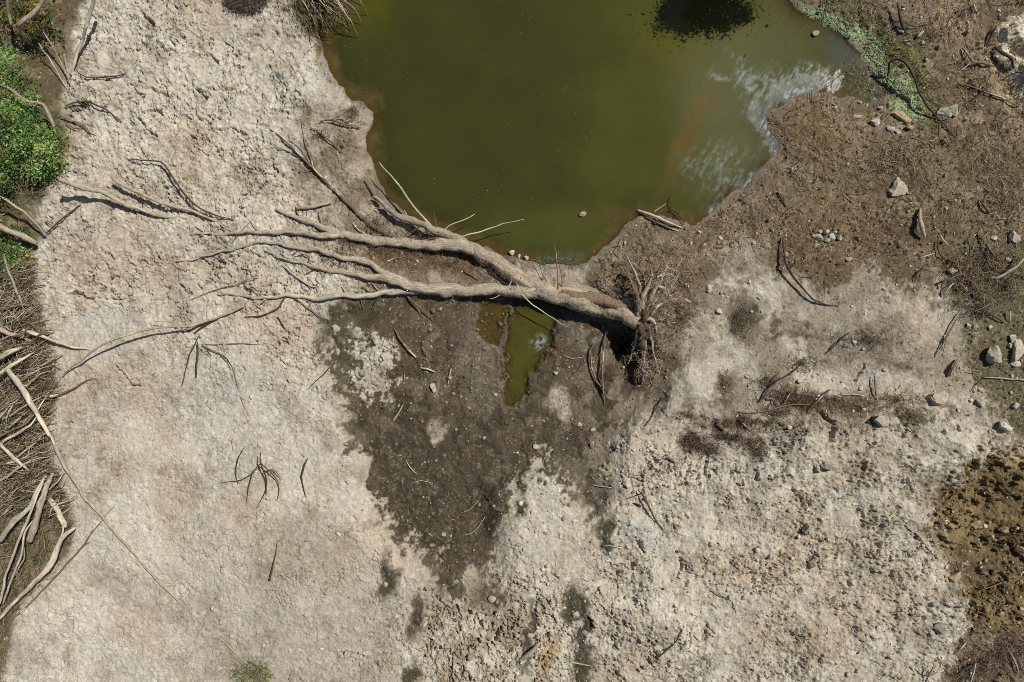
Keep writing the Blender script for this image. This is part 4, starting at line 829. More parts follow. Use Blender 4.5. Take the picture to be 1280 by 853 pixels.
branch("dead_branch", "dark twig with a side shoot on the rough clay right of centre", "branch", [(797,613,.06),(803,618,.08),(808,628,.08),(813,637,.06),(820,651,.03),(828,662),(832,666)], [1,1.6,1.7,1.5,1.2,.9,.6], 'dark', B, kids=[([(806,616,.06),(795,620,.05),(782,624,.02)],[1.1,.9,.6])])
branch("dead_branch", "thin dark twig slanting across the bottom clay right of centre", "branch", [(813,828),(826,819,.02),(834,812,.02),(845,802,.02),(851,792,.02),(855,783)], [.8,1.1,1,1.1,.9,.6], 'dark', B)
branch("dead_branch", "hairline curved twig on the lower right clay", "branch", [(890,738,.02),(898,744,.03),(908,748,.03),(916,754,.02),(920,766)], [.5,.8,.8,.8,.6], 'brownw', B)
branch("dead_branch", "straight pale stick bridging the damp streak at the bottom", "branch", [(707,829,.05),(718,829,.05),(728,831,.05),(739,833,.04)], [1,1.4,1.2,.8], 'pale', B)
branch("dead_branch", "short white stick beside the small damp patch right of centre", "branch", [(754,683,.03),(763,683,.03),(776,685,.02)], [.8,1.2,.8], 'pale', B)
branch("dead_branch", "stout pale chunk of log at the bottom edge among clods", "branch", [(674,806,.02),(666,813,.02),(657,821,.02),(646,830,.0)], [2.2,4,4,2.6], 'bark', B)
branch("dead_branch", "slim brown twig lying under the root plate on pale clay", "branch", [(829,496,.03),(822,508,.04),(816,518,.03),(806,533,.02)], [.7,1.1,1,.7], 'dark', B)
branch("dead_branch", "straight pale twig on the boundary of mud and clay right of centre", "branch", [(739,606,.02),(752,608,.03),(764,610,.02)], [.5,.9,.6], 'pale', B)
branch("dead_branch", "leafless seedling with spread twigs at the bottom right", "branch", [(1155,858,.02),(1159,846,.06),(1163,838,.1),(1168,830,.16)], [1.4,1.3,1,.6], 'brownw', B, kids=[([(1160,846,.06),(1170,842,.1),(1180,838,.12)],[1,.8,.5]), ([(1159,846,.06),(1156,836,.1),(1158,828,.12)],[1,.8,.5]), ([(1163,838,.1),(1172,832,.14)],[.7,.4])])
K = "sticks scattered on the wet mud"
branch("dead_branch", "split pale stick on the wet mud just below the lower limb", "stick", [(493,411,.01),(498,420,.03),(505,430,.03),(512,439,.03),(520,447,.01)], [1,2,2.3,2.2,1.2], 'brownw', K)
branch("dead_branch", "short bleached stick lying level in the middle of the wet mud", "stick", [(525,460,.01),(534,462,.02),(543,465,.01)], [1.3,1.8,1.1], 'pale', K)
branch("dead_branch", "short upright pale stick right of the level bleached one", "stick", [(564,461,.01),(562,470,.02),(560,480,.01)], [1.1,1.5,1.1], 'bark', K)
branch("dead_branch", "thin stick on the mud beside the isolated dry clay patch", "stick", [(506,464),(505,474,.02),(502,486,.01)], [.8,1.1,.8], 'brownw', K)
branch("dead_branch", "slender pale twig on wet mud below the dry clay patch", "stick", [(504,506),(499,515,.02),(492,526,.01)], [.7,1.1,1.3], 'pale', K)
branch("dead_branch", "small brown twig on bare earth between the two big limbs", "stick", [(579,339),(587,343,.02),(597,350,.01)], [1,1.3,.9], 'brownw', K)
branch("dead_branch", "pale curved twig far down the wet mud tongue", "stick", [(507,575),(513,585,.02),(521,593)], [.5,.8,.5], 'pale', K)
branch("dead_branch", "long pale straw laid across the middle of the mud tongue", "stick", [(515,604),(527,601,.02),(541,605,.01)], [.5,.7,.5], 'pale', K)
branch("dead_branch", "hooked pale twig near the lower end of the mud tongue", "stick", [(580,669),(590,666,.02),(599,658,.03),(606,647,.01)], [.6,.9,.8,.6], 'pale', K)
branch("dead_branch", "pale twig slanting above the hooked one on the mud tongue", "stick", [(576,641),(586,638,.02),(599,626)], [.5,.8,.5], 'pale', K)
branch("dead_branch", "bent dark stick leaning below the puddle, left of a straight one", "stick", [(742,430,.02),(738,438,.05),(738,448,.06),(740,462,.05),(746,476,.04),(752,485,.03),(757,494)], [.8,1.4,1.7,1.7,1.5,1.3,.9], 'brownw', K, kids=[([(742,462,.05),(747,450,.06),(751,440,.05)],[.7,.6,.4])])
branch("dead_branch", "straight dark stick standing up between the puddle and the pit", "stick", [(757,418,.04),(756,430,.07),(754,448,.08),(753,466,.07),(754,484,.05),(756,509)], [1.1,1.7,1.9,1.7,1.4,.9], 'brownw', K)
branch("dead_branch", "slim root crossing the dark mud right of the puddle", "stick", [(733,452),(724,462,.02),(712,473,.02)], [.6,.8,.5], 'brownw', K)
branch("dead_branch", "pale hairline twig on mud above the small clay patch", "stick", [(704,444),(714,448,.02),(728,447)], [.5,.8,.5], 'pale', K)
branch("dead_branch", "upright root by the right rim of the pit", "stick", [(803,440,.1),(805,455,.08),(804,468,.06),(803,480,.02)], [1.2,1.6,1.4,.9], 'rootw', K)
branch("dead_branch", "bleached split log end by the pond water right of the tree", "stick", [(797,263,.02),(808,267,.05),(822,272,.07),(838,279,.06),(852,285,.02)], [1.8,2.4,2.2,1.8,1.2], 'pale', K)
branch("dead_branch", "dark stick lying along the bleached log end by the water", "stick", [(806,271,.01),(819,277,.03),(833,284,.03),(848,289,.01)], [1.3,2,1.9,1.2], 'brownw', K)
branch("dead_branch", "short pale twig jutting into the water above the bleached log end", "stick", [(817,266,.03),(824,260,.05),(832,255,.05)], [1.1,1,.7], 'pale', K)
branch("dead_branch", "dark twiggy stem half in the water right of the bleached log end", "stick", [(836,262,.04),(846,266,.05),(852,273,.04),(855,281,.02)], [.9,1.2,1,.8], 'dark', K, kids=[([(841,264,.04),(838,252,.06),(841,243,.06)],[.8,.7,.4]), ([(846,266,.05),(843,273,.03)],[.7,.4])])
G = "sticks on the brown earth right of the pond"
branch("dead_branch", "dark looped root standing out of the algae on the right shore", "root", [(1110,95,.02),(1110,88,.10),(1112,78,.18),(1120,73,.22),(1130,77,.24),(1138,85,.22),(1143,98,.18),(1149,114,.12),(1158,131,.07),(1168,143,.05),(1180,156,.03),(1194,172)], [1.4,1.8,2,2.1,2.2,2.2,2.1,2,1.8,1.5,1.2,.8], 'dark', G)
branch("dead_branch", "dark snag with a rounded foot above the algae shore", "stick", [(1121,4,.1),(1124,15,.08),(1127,25,.07),(1129,34,.05),(1134,43,.01)], [1.3,2,2.4,2,1.2], 'dark', G, kids=[([(1127,26,.06),(1142,33,.05),(1160,30,.02)],[1,.8,.5])])
branch("dead_branch", "stubby cream piece of wood beside the dark snag", "stick", [(1146,47,.01),(1149,44,.03),(1153,40,.02)], [2,3,2.2], 'pale', G)
branch("dead_branch", "dark slanting stick crossing a long thin one near the right edge", "stick", [(1237,104,.05),(1231,113,.07),(1225,118,.06),(1214,126,.02)], [1,1.6,1.6,1], 'dark', G)
branch("dead_branch", "long thin stick lying under the dark slanting one near the right edge", "stick", [(1198,104,.01),(1218,110,.03),(1234,116,.04),(1252,122,.03),(1275,133,.0)], [.8,1.4,1.5,1.5,.9], 'brownw', G)
branch("dead_branch", "sharply bent dark branch below the yellowish strip top right", "stick", [(1203,60,.02),(1210,68,.06),(1216,76,.07),(1228,79,.05),(1243,83)], [1,1.8,2,1.8,.9], 'brownw', G, kids=[([(1216,76,.07),(1208,82,.04),(1200,89,.01)],[1.3,1.2,.8],'pale')])
branch("dead_branch", "grooved dark stick leaning left of the white sandy bank", "stick", [(1246,33,.06),(1241,43,.06),(1237,50,.04),(1233,57,.01)], [1.3,2,1.9,1.2], 'dark', G)
branch("dead_branch", "dark log sunk in the rim of the white sandy bank", "stick", [(1248,58,.06),(1256,65,.08),(1264,73,.07),(1272,82,.03)], [2,2.6,2.4,1.6], 'dark', G)
branch("dead_branch", "small dark pointed stick in the litter above the white bank", "stick", [(1217,5,.05),(1219,10,.05),(1221,16)], [.9,1.5,.9], 'brownw', G)
branch("dead_branch", "thick weathered stake standing in brown earth right of centre", "stick", [(1150,261,.01),(1150,272,.04),(1152,284,.08),(1156,297,.05)], [1.8,3,3.4,1.8], 'bark', G)
branch("dead_branch", "dark wedge of wood below the pale slab stone", "stick", [(1224,250,.03),(1230,258,.04),(1237,267)], [1,1.8,1.2], 'dark', G)
branch("dead_branch", "small dark stick alone on brown earth left of the pale slab stone", "stick", [(972,240,.02),(977,249,.03),(982,258)], [1.1,1.5,1], 'dark', G)
branch("dead_branch", "smooth dark curved branch like a bow on the brown earth", "stick", [(979,296,.03),(979,310,.08),(982,327,.1),(988,340,.1),(995,350,.09),(1006,364,.07),(1017,375,.05),(1030,380,.03),(1048,383)], [1,1.4,1.7,1.8,1.8,1.7,1.5,1.3,.9], 'dark', G)
branch("dead_branch", "thin dark stick above the brushy rise right of centre", "stick", [(1062,416,.02),(1052,424,.04),(1042,434,.04),(1032,442,.01)], [.7,1.1,1.1,.8], 'dark', G)
branch("dead_branch", "spindly long stick down from the twig tangle onto clay", "stick", [(1201,391,.05),(1192,406,.06),(1184,420,.05),(1176,434,.03),(1168,448)], [.8,1.2,1.3,1.1,.8], 'brownw', G, kids=[([(1184,420,.05),(1180,436,.02),(1178,446)],[.8,.7,.5])])
branch("dead_branch", "broken brown stub leaning beside the olive earth patch", "stick", [(1197,449,.03),(1194,456,.05),(1190,464,.05),(1187,470,.02)], [1.5,2.6,3,2], 'rootw', G)
branch("dead_branch", "straight pale reed stretching to the right edge of the picture", "stick", [(1230,472,.02),(1250,473,.03),(1268,474,.03),(1292,475,.02)], [.8,1.1,1.1,.9], 'pale', G)
branch("dead_branch", "upright brown twig on the ridge right of centre", "stick", [(1093,470,.06),(1094,480,.07),(1095,490,.05),(1096,500)], [1,1.3,1.2,.8], 'brownw', G)
branch("dead_branch", "long thin horizontal twig on the ridge right of centre", "stick", [(1046,495,.02),(1062,493,.03),(1080,495,.02)], [.6,.8,.5], 'pale', G)
branch("dead_branch", "long forked stick over the brown mats right of centre", "stick", [(948,503,.02),(956,494,.04),(962,485,.05),(970,478,.05),(981,471,.04),(993,463,.03),(1005,453)], [.8,1.3,1.4,1.2,1.1,.9,.6], 'dark', G, kids=[([(962,485,.05),(967,474,.05),(973,466,.04)],[1,.8,.5])])
branch("dead_branch", "short stick pointing right off the brown mats", "stick", [(1038,487,.03),(1027,496,.05),(1017,505,.04),(1008,517)], [1,1.5,1.4,.9], 'brownw', G)
branch("dead_branch", "long level stick along the top of the brown mats", "stick", [(924,515,.02),(940,517,.03),(960,513,.05),(978,508,.05),(995,506,.04),(1017,507,.02)], [.7,1,1.3,1.4,1.2,.8], 'brownw', G, kids=[([(975,508,.05),(968,500,.05),(957,498,.03)],[1,.8,.5]), ([(978,508,.05),(985,496,.06),(990,488,.05)],[1,.8,.5]), ([(995,506,.04),(1003,497,.04),(1007,480,.03)],[.8,.7,.4])])
branch("dead_branch", "slanting stick at the left end of the brown mats", "stick", [(922,523,.02),(932,533,.04),(943,543,.01)], [.8,1.4,.9], 'brownw', G)
branch("dead_branch", "straight thin stick on the rim of the ochre hollow", "stick", [(1198,615,.02),(1190,622,.03),(1181,630,.03),(1172,638)], [.8,1,1,.7], 'brownw', G)
branch("dead_branch", "pale arched root at the left rim of the ochre hollow", "stick", [(1131,656,.02),(1140,662,.03),(1149,669,.03),(1156,679,.02),(1162,688)], [.6,1,1.1,1,.6], 'pale', G)
branch("dead_branch", "long dark stick in the ochre hollow near the right edge", "stick", [(1228,737,.02),(1242,733,.04),(1255,729,.05),(1277,724,.03)], [.8,1.1,1.2,.9], 'brownw', G, kids=[([(1252,727,.05),(1260,734,.04),(1268,739,.02)],[1,1,.6])])
branch("dead_branch", "pale slim stick rising from dark litter at the bottom right", "stick", [(1220,829,.1),(1217,838,.07),(1214,848,.03),(1212,858)], [.8,1.3,1.2,.9], 'pale', G)
branch("dead_branch", "dark thick twig across the dark litter at the bottom right", "stick", [(1221,830,.05),(1213,833,.06),(1204,838,.05),(1196,845,.02)], [1.2,1.7,1.7,1.1], 'dark', G)
branch("dead_branch", "short stick on the edge between pale clay and dark litter", "stick", [(1208,803,.04),(1202,810,.04),(1195,818,.02)], [1.1,1.6,1.2], 'bark', G)
branch("dead_branch", "curved pale stick in dark litter by the right bottom corner", "stick", [(1260,812,.04),(1266,822,.06),(1271,832,.05),(1273,842,.02)], [1,1.8,1.8,1], 'bark', G)
T = "sticks of the twig tangle on the right"
for lab, p, r, m_ in [
 ("arched brown stick along the upper left rim of the twig tangle", [(1176,360,.03),(1179,352,.08),(1188,348,.12),(1198,344,.12),(1206,343,.08)], [1,1.5,1.6,1.4,.8], 'brownw'),
 ("pale short arch inside the left of the twig tangle", [(1180,370,.03),(1183,364,.08),(1188,358,.1),(1193,354,.06)], [1,1.3,1.2,.8], 'pale'),
 ("thick grey branch entering the twig tangle from the right edge", [(1284,318,.15),(1276,327,.14),(1268,335,.12),(1259,342,.1),(1248,347,.08),(1236,350,.03)], [2,2.3,2.3,2.1,1.8,1], 'bark'),
 ("dark long stick running down into the twig tangle from above", [(1222,293,.02),(1231,303,.05),(1238,313,.06),(1245,321,.05),(1252,326,.01)], [1.2,1.9,2,1.8,1], 'brownw'),
 ("straight thin stick through the middle of the twig tangle", [(1208,345,.05),(1217,355,.09),(1224,366,.09),(1231,376,.05)], [.9,1.3,1.3,.9], 'brownw'),
 ("long dark stick leaving the twig tangle to the lower right", [(1218,382,.04),(1230,389,.06),(1243,396,.05),(1256,404,.02)], [1,1.5,1.4,.9], 'dark'),
 ("curved dark twig above the twig tangle", [(1210,299,.03),(1212,308,.05),(1213,316,.05),(1209,325,.03),(1208,332,.01)], [.8,1.2,1.2,1,.7], 'dark'),
 ("bent dark twig left of and above the twig tangle", [(1172,300,.02),(1173,312,.04),(1176,319,.05),(1181,325,.02)], [.8,1.2,1.3,.8], 'dark'),
 ("stubby dark stick above the left part of the twig tangle", [(1190,322,.04),(1187,326,.05),(1183,331,.02)], [1,1.6,1], 'dark'),
 ("cream twig up and left of the twig tangle", [(1175,294,.03),(1179,300,.05),(1185,307,.02)], [1,1.4,.8], 'pale'),
 ("cream straw on brown earth left of the twig tangle", [(1150,323,.02),(1158,320,.03),(1167,317,.02)], [.7,1,.7], 'pale'),
 ("dark rod at the right edge under the thick grey branch", [(1262,341,.05),(1272,344,.06),(1286,348,.04)], [.9,1.4,1.2], 'dark'),
 ("short pale peg below the twig tangle near the edge", [(1263,389,.06),(1263,395,.05),(1262,402,.01)], [1,1.3,.9], 'pale'),
 ("dark bowed twig on clay left of the twig tangle", [(1155,335,.02),(1149,340,.04),(1145,346,.04),(1143,354,.01)], [.7,1.1,1,.6], 'dark')]:
    branch("dead_branch", lab, "stick", p, r, m_, T)

# ------------------------------------------------------------------ driftwood heap on the left
Wd = "driftwood in the brush heap on the left"
DW_ = [
 ("bright bleached pole leaning down the left brush heap", [(10,462,.42),(17,472,.40),(27,484,.37),(35,498,.33),(43,512,.28),(52,528,.22),(62,545,.14)], [3.2,4,4.4,4,3.8,3.6,2.4], 'pale'),
 ("thick grey trunk piece poking out of the left shrub", [(-20,278,.3),(0,284,.28),(12,289,.25),(22,293,.22),(34,298,.18),(45,304,.12)], [5,5,5,5,4.6,3.4], 'bark'),
 ("slim grey branch above the thick trunk piece on the left", [(-10,243,.4),(0,246,.36),(8,250,.33),(18,257,.3),(30,265,.25),(40,275,.2),(50,286,.12),(58,296,.04)], [1.8,2,2.1,2,2,1.7,1.5,1.1], 'bark'),
 ("stick lying level below the grassy tuft on the left", [(24,359,.1),(34,359,.12),(44,358,.1),(56,357,.03)], [1,1.4,1.3,.8], 'brownw'),
 ("long steep stick from the grassy tuft to the left brush", [(5,318,.2),(9,334,.2),(15,350,.2),(21,365,.18),(27,380,.12),(30,392,.06)], [1.3,1.9,2,2,1.8,1.2], 'bark'),
 ("thin level branch at the upper rim of the left brush heap", [(-8,389,.15),(5,386,.18),(18,383,.2),(30,380,.16),(40,377,.1)], [1.6,1.9,1.8,1.5,.9], 'brownw'),
 ("bleached short stick under the thin level branch on the left", [(11,388,.1),(16,395,.12),(21,401,.1),(25,405,.04)], [1.4,1.8,1.6,1], 'pale'),
 ("broad grey branch entering from the left edge at the brush top", [(-14,408,.2),(0,412,.2),(12,417,.18),(26,421,.15),(40,427,.08)], [3.6,3.8,3.4,2.8,1.4], 'bark'),
 ("bright branch reaching from the brush onto the pale clay", [(29,413,.16),(40,417,.16),(50,420,.14),(62,424,.12),(76,429,.09),(90,434,.06),(112,437,.02)], [2.2,3,2.8,2.4,2,1.5,.8], 'pale'),
 ("thick pale log low on the left edge above the bleached pole", [(-14,452,.25),(0,446,.28),(10,441,.28),(20,437,.22),(30,434,.12)], [4,4.2,4,3.4,2], 'bark'),
 ("smooth pale branch slanting up under the thick pale log", [(-12,474,.3),(0,466,.3),(12,459,.3),(24,451,.25),(34,446,.2),(43,440,.12)], [2.6,2.8,2.6,2.4,2,1.3], 'pale'),
 ("grey branch from the left brush running up beside the arched branch", [(36,462,.1),(48,459,.12),(58,454,.12),(68,448,.1),(78,443,.06)], [1.2,1.8,1.9,1.6,1], 'bark'),
 ("thin branch curving out under the bleached pole", [(-5,528,.15),(12,520,.18),(26,510,.2),(40,503,.18),(52,497,.12),(64,488,.06)], [1.6,1.8,1.8,1.6,1.4,.9], 'bark'),
 ("dull brown branch crossing behind the bleached pole", [(-5,550,.2),(8,542,.22),(22,535,.24),(34,527,.24),(44,516,.22),(54,503,.18),(62,492,.08)], [1.6,2,2.1,2,1.8,1.4,.8], 'brownw'),
 ("yellowish bent branch below the brown one on the left", [(0,558,.2),(4,552,.22),(12,548,.24),(24,541,.24),(36,533,.22),(45,522,.16)], [1.8,2.2,2.4,2.2,1.8,1.1], 'pale'),
 ("pale forked branch cutting the corner of the brush heap", [(-6,550,.3),(3,558,.3),(14,570,.28),(24,579,.22),(36,588,.12)], [2.4,2.8,2.8,2.4,1.3], 'pale'),
 ("grey straight branch under the pale forked one", [(4,584,.15),(18,573,.2),(34,562,.2),(46,552,.16),(57,541,.08)], [1.4,1.9,1.9,1.6,1], 'bark'),
 ("long dark edged branch at the bottom rim of the brush heap", [(-8,607,.15),(8,596,.2),(20,587,.2),(32,580,.18),(46,574,.14),(62,571,.06)], [1.8,2.2,2.2,2,1.6,.9], 'bark'),
 ("slender branch just above the dark edged one", [(-8,583,.2),(8,579,.22),(22,577,.22),(36,573,.2),(50,567,.12),(64,570,.04)], [1.6,1.8,1.8,1.6,1.3,.8], 'brownw'),
 ("broken end log with an orange tip at the left edge", [(0,676,.16),(8,664,.18),(17,653,.2),(28,643,.22),(38,631,.22),(48,613,.2),(58,594,.12)], [4.2,4.6,4.4,4,3.6,3,2], 'pale'),
 ("thick smooth log in the middle of the fan of branches", [(36,676,.12),(41,664,.18),(46,650,.22),(50,634,.25),(54,618,.25),(60,604,.2),(66,592,.1)], [4.4,5.2,5.2,4.6,4,3.4,2], 'bark'),
 ("long thin branch at the left of the fan", [(-4,762,.12),(4,738,.16),(8,717,.2),(15,697,.24),(22,680,.26),(30,660,.28),(40,636,.28),(50,612,.24),(55,600,.15)], [1.8,2,2.1,2.1,2.2,2.2,2.1,1.9,1.2], 'pale'),
 ("long thin branch at the right of the fan", [(4,754,.12),(10,736,.16),(19,714,.2),(27,692,.24),(29,676,.26),(33,662,.26),(42,650,.22)], [1.5,1.8,1.9,1.9,1.8,1.7,1.1], 'pale'),
 ("slim branch between the two long ones of the fan", [(12,735,.1),(17,722,.12),(22,712,.16),(30,700,.18),(30,684,.2)], [1,1.4,1.4,1.3,1], 'bark'),
 ("very long smooth bleached log below the fan, forking at its top end", [(-6,780,.05),(2,770,.1),(17,754,.14),(30,741,.16),(42,729,.18),(54,717,.2),(62,706,.22),(68,696,.22),(72,684,.22),(78,673,.2),(86,665,.16),(94,660,.1)], [1.8,2.6,3,3.3,3.6,4.2,4.6,4.6,4.2,3.8,3,1.6], "pale"),
 ("stub twig sticking out at the top end of the long smooth log", [(76,676,.2),(79,664,.24),(78,652,.26)], [2,1.5,.8], "pale"),
 ("short bleached stump leaning above the long smooth log", [(62,624,.1),(67,631,.14),(72,640,.16),(76,649,.14),(82,659,.06)], [3.2,4.4,4.4,4,2.4], 'pale'),
 ("hooked thin twig beside the short bleached stump", [(62,646,.12),(63,638,.16),(70,632,.18),(80,628,.16),(92,624,.08)], [1,1.3,1.3,1.1,.6], 'pale'),
 ("curling branch ends at the right rim of the fan", [(60,614,.14),(68,607,.14),(74,601,.12),(79,592,.08)], [1.6,1.7,1.5,.9], 'bark'),
 ("grey snag among leaves in the upper left corner", [(56,-4,.7),(46,8,.62),(37,18,.55),(28,26,.5),(23,34,.4),(29,44,.3),(30,52,.2)], [3,3.2,3.4,3.6,3.2,2.8,1.6], 'bark'),
 ("brown stem upright in the dark upper left corner", [(7,-10,.7),(9,4,.65),(11,18,.6),(13,32,.5)], [2.6,2.6,2.4,1.8], 'brownw'),
 ("slim twig slanting through the thicket beside the shrub", [(54,40,.3),(61,51,.28),(68,63,.22),(75,76,.14),(83,92,.06),(92,118,.0)], [.9,1.2,1.2,1.1,1,.6], 'bark'),
 ("pale twig parallel to the slim slanting one by the shrub", [(48,54,.3),(54,64,.26),(62,72,.2),(70,88,.12),(80,106,.04),(88,118,.0)], [.8,1.1,1.1,1,.9,.6], 'pale'),
 ("lichen grey branch hidden along the right side of the shrub", [(0,106,.7),(10,110,.66),(22,118,.6),(34,126,.5),(52,130,.35),(60,142,.28),(66,156,.2),(72,172,.1)], [1.8,1.9,1.9,1.8,2.6,2.8,2.6,1.6], 'bark'),
]
for lab, p, r, m_ in DW_: tag(stem("driftwood_branch", p, r, m_, crook=0.006, lump=.15), lab, "driftwood", Wd)

for i in range(46):      # thin sticks nobody could tell apart, woven through the heap
    while True:
        a_ = R.uniform(-20, 66); b_ = R.uniform(392, 600)
        if lookup(S['brush'], np.array(a_), np.array(b_)) < -4: break
    L_ = R.uniform(16, 52); t_ = R.gauss(-.5, .35) if R.random() < .75 else R.uniform(.2, 2.2); z_ = R.uniform(.04, .3); c_ = R.uniform(-5, 5)
    p_ = [(a_ - math.cos(t_) * L_ * .5, b_ - math.sin(t_) * L_ * .5, z_ * R.uniform(.3, 1)), (a_ + c_ * math.sin(t_), b_ - c_ * math.cos(t_), z_), (a_ + math.cos(t_) * L_ * .5, b_ + math.sin(t_) * L_ * .5, z_ * R.uniform(.2, 1))]
    tag(stem("driftwood_stick", p_, [R.uniform(.8, 2.0), R.uniform(.9, 2.1), R.uniform(.4, .9)], R.choice(['bark', 'pale', 'bark', 'brownw']), crook=.008, seed=7000 + i), "thin dry stick woven into the tangle of the left brush heap", "driftwood", "thin sticks woven through the left brush heap")

# ------------------------------------------------------------------ stones, traced one by one
ST = "stones on the brown earth"
for a in [
 (1123,238,11,10,"pale flat slab stone on brown earth right of the pond",'stone',.3,.5), (1121,226,4.5,4,"little cream stone touching the top of the pale slab",'stone',0,.7),
 (1180,141,9,8,"greenish grey boulder below the algae, the left of a pair",'greystone',.2,.6), (1192,138,6,8,"rough grey boulder, the right of a touching pair",'greystone',.4,.6),
 (1129,146,11,6,"long tan slab at the tip of the algae",'tanstone',-.5,.4), (1094,153,5.2,4.2,"bright white angular stone on brown earth under the inlet",'white',.3,.8),
 (1113,161,5,4,"white stone between the tan slab and the bright white one",'white',-.3,.7), (1122,165,4.5,2.6,"flat cream stone under the tan slab",'stone',-.2,.5),
 (1101,135,4,2.5,"small pale stone at the waterline of the inlet",'stone',0,.6), (1070,146,3.4,2.6,"small pale stone left of the bright white one",'stone',0,.7),
 (1044,136,3.2,3,"light stone by twigs near the bottom of the inlet",'stone',0,.8), (1137,160,4,3,"tan pebble right of the white stones",'tanstone',0,.7),
 (1075,128,3,2,"pale pebble on the inlet edge",'stone',0,.7),(1138,136,5,2.6,"grey flake stone in the algae beside the tan slab",'greystone',.1,.5),
 (1127,39,3.6,3.2,"round grey stone beside the dark snag",'greystone',0,.8),
 (1033,290,4,4.4,"upper middle white stone of the small cobble heap",'white',0,.9), (1024,297,8,5,"broad grey slab at the left of the small cobble heap",'greystone',-.2,.4),
 (1040,297,3.4,4.8,"tall white stone in the centre of the small cobble heap",'white',.2,1.), (1050,297,4.8,3.6,"rightmost white stone of the small cobble heap",'white',-.6,.9),
 (1034,300,4,3,"lowest dark sided stone of the small cobble heap",'greystone',.4,.8), (1046,290,4.6,2.4,"thin top right stone of the small cobble heap",'stone',.1,.7), (1026,290,3,2.6,"top left stone of the small cobble heap",'stone',.1,.7),
 (1061,324,3.6,3,"cream stone alone below the small cobble heap",'stone',0,.8), (1242,299,4.6,4,"white stone above the twig tangle",'white',0,.8),
 (1267,296,6.5,8,"rough rusty white boulder near the right edge above the tangle",'stone',.3,.7), (1191,339,5.5,4,"pale stone on the top rim of the twig tangle",'stone',.3,.7),
 (1206,363,4.5,4,"pale stone inside the twig tangle",'stone',.3,.7),(1260,324,3,3,"little white stone right in the twig tangle",'white',0,.8),
 (1241,444,9.5,10.5,"large pale boulder on olive earth near the right edge",'stone',.3,.85), (1271,440,8,14,"tall rough boulder at the right edge beside the large pale one",'stone',-.3,.7),
 (1266,424,6,5,"medium stone above the tall rough boulder",'stone',.2,.7), (1262,432,4,3.5,"small stone wedged above the tall rough boulder",'greystone',.2,.7), (1270,455,6,3.6,"smooth pale stone at the foot of the tall rough boulder",'white',0,.7),
 (1211,408,3.4,3.6,"left pebble of three in a row above the large pale boulder",'white',0,.8), (1219,408,3,3,"middle pebble of three in a row above the large pale boulder",'greystone',0,.8), (1238,409,3.2,2.8,"right pebble of three in a row above the large pale boulder",'white',0,.8),
 (1226,487,3.6,2.6,"lone light pebble under the large pale boulder",'stone',-.3,.7), (1227,503,5,7.5,"long pale stone half buried beneath the reed",'stone',.5,.5), (1269,508,5,4,"bright stone near the right edge beneath the reed",'white',0,.8),
 (1257,533,9,6.5,"big white stone on the yellowish rim at the right",'white',-.3,.7), (1160,284,.1,.1,"",'stone',0,0),
 (886,361,5,4.5,"pale stone on the brown slope right of the roots",'stone',.3,.7), (902,366,3,2.4,"smaller pale stone right of the one near the roots",'stone',0,.7),(983,318,3,3,"grey stone near the bow shaped branch",'greystone',0,.7),
]:
    if a[4]: stone(*a[:8], group=ST)
SD = "stones and clods on the dry clay"
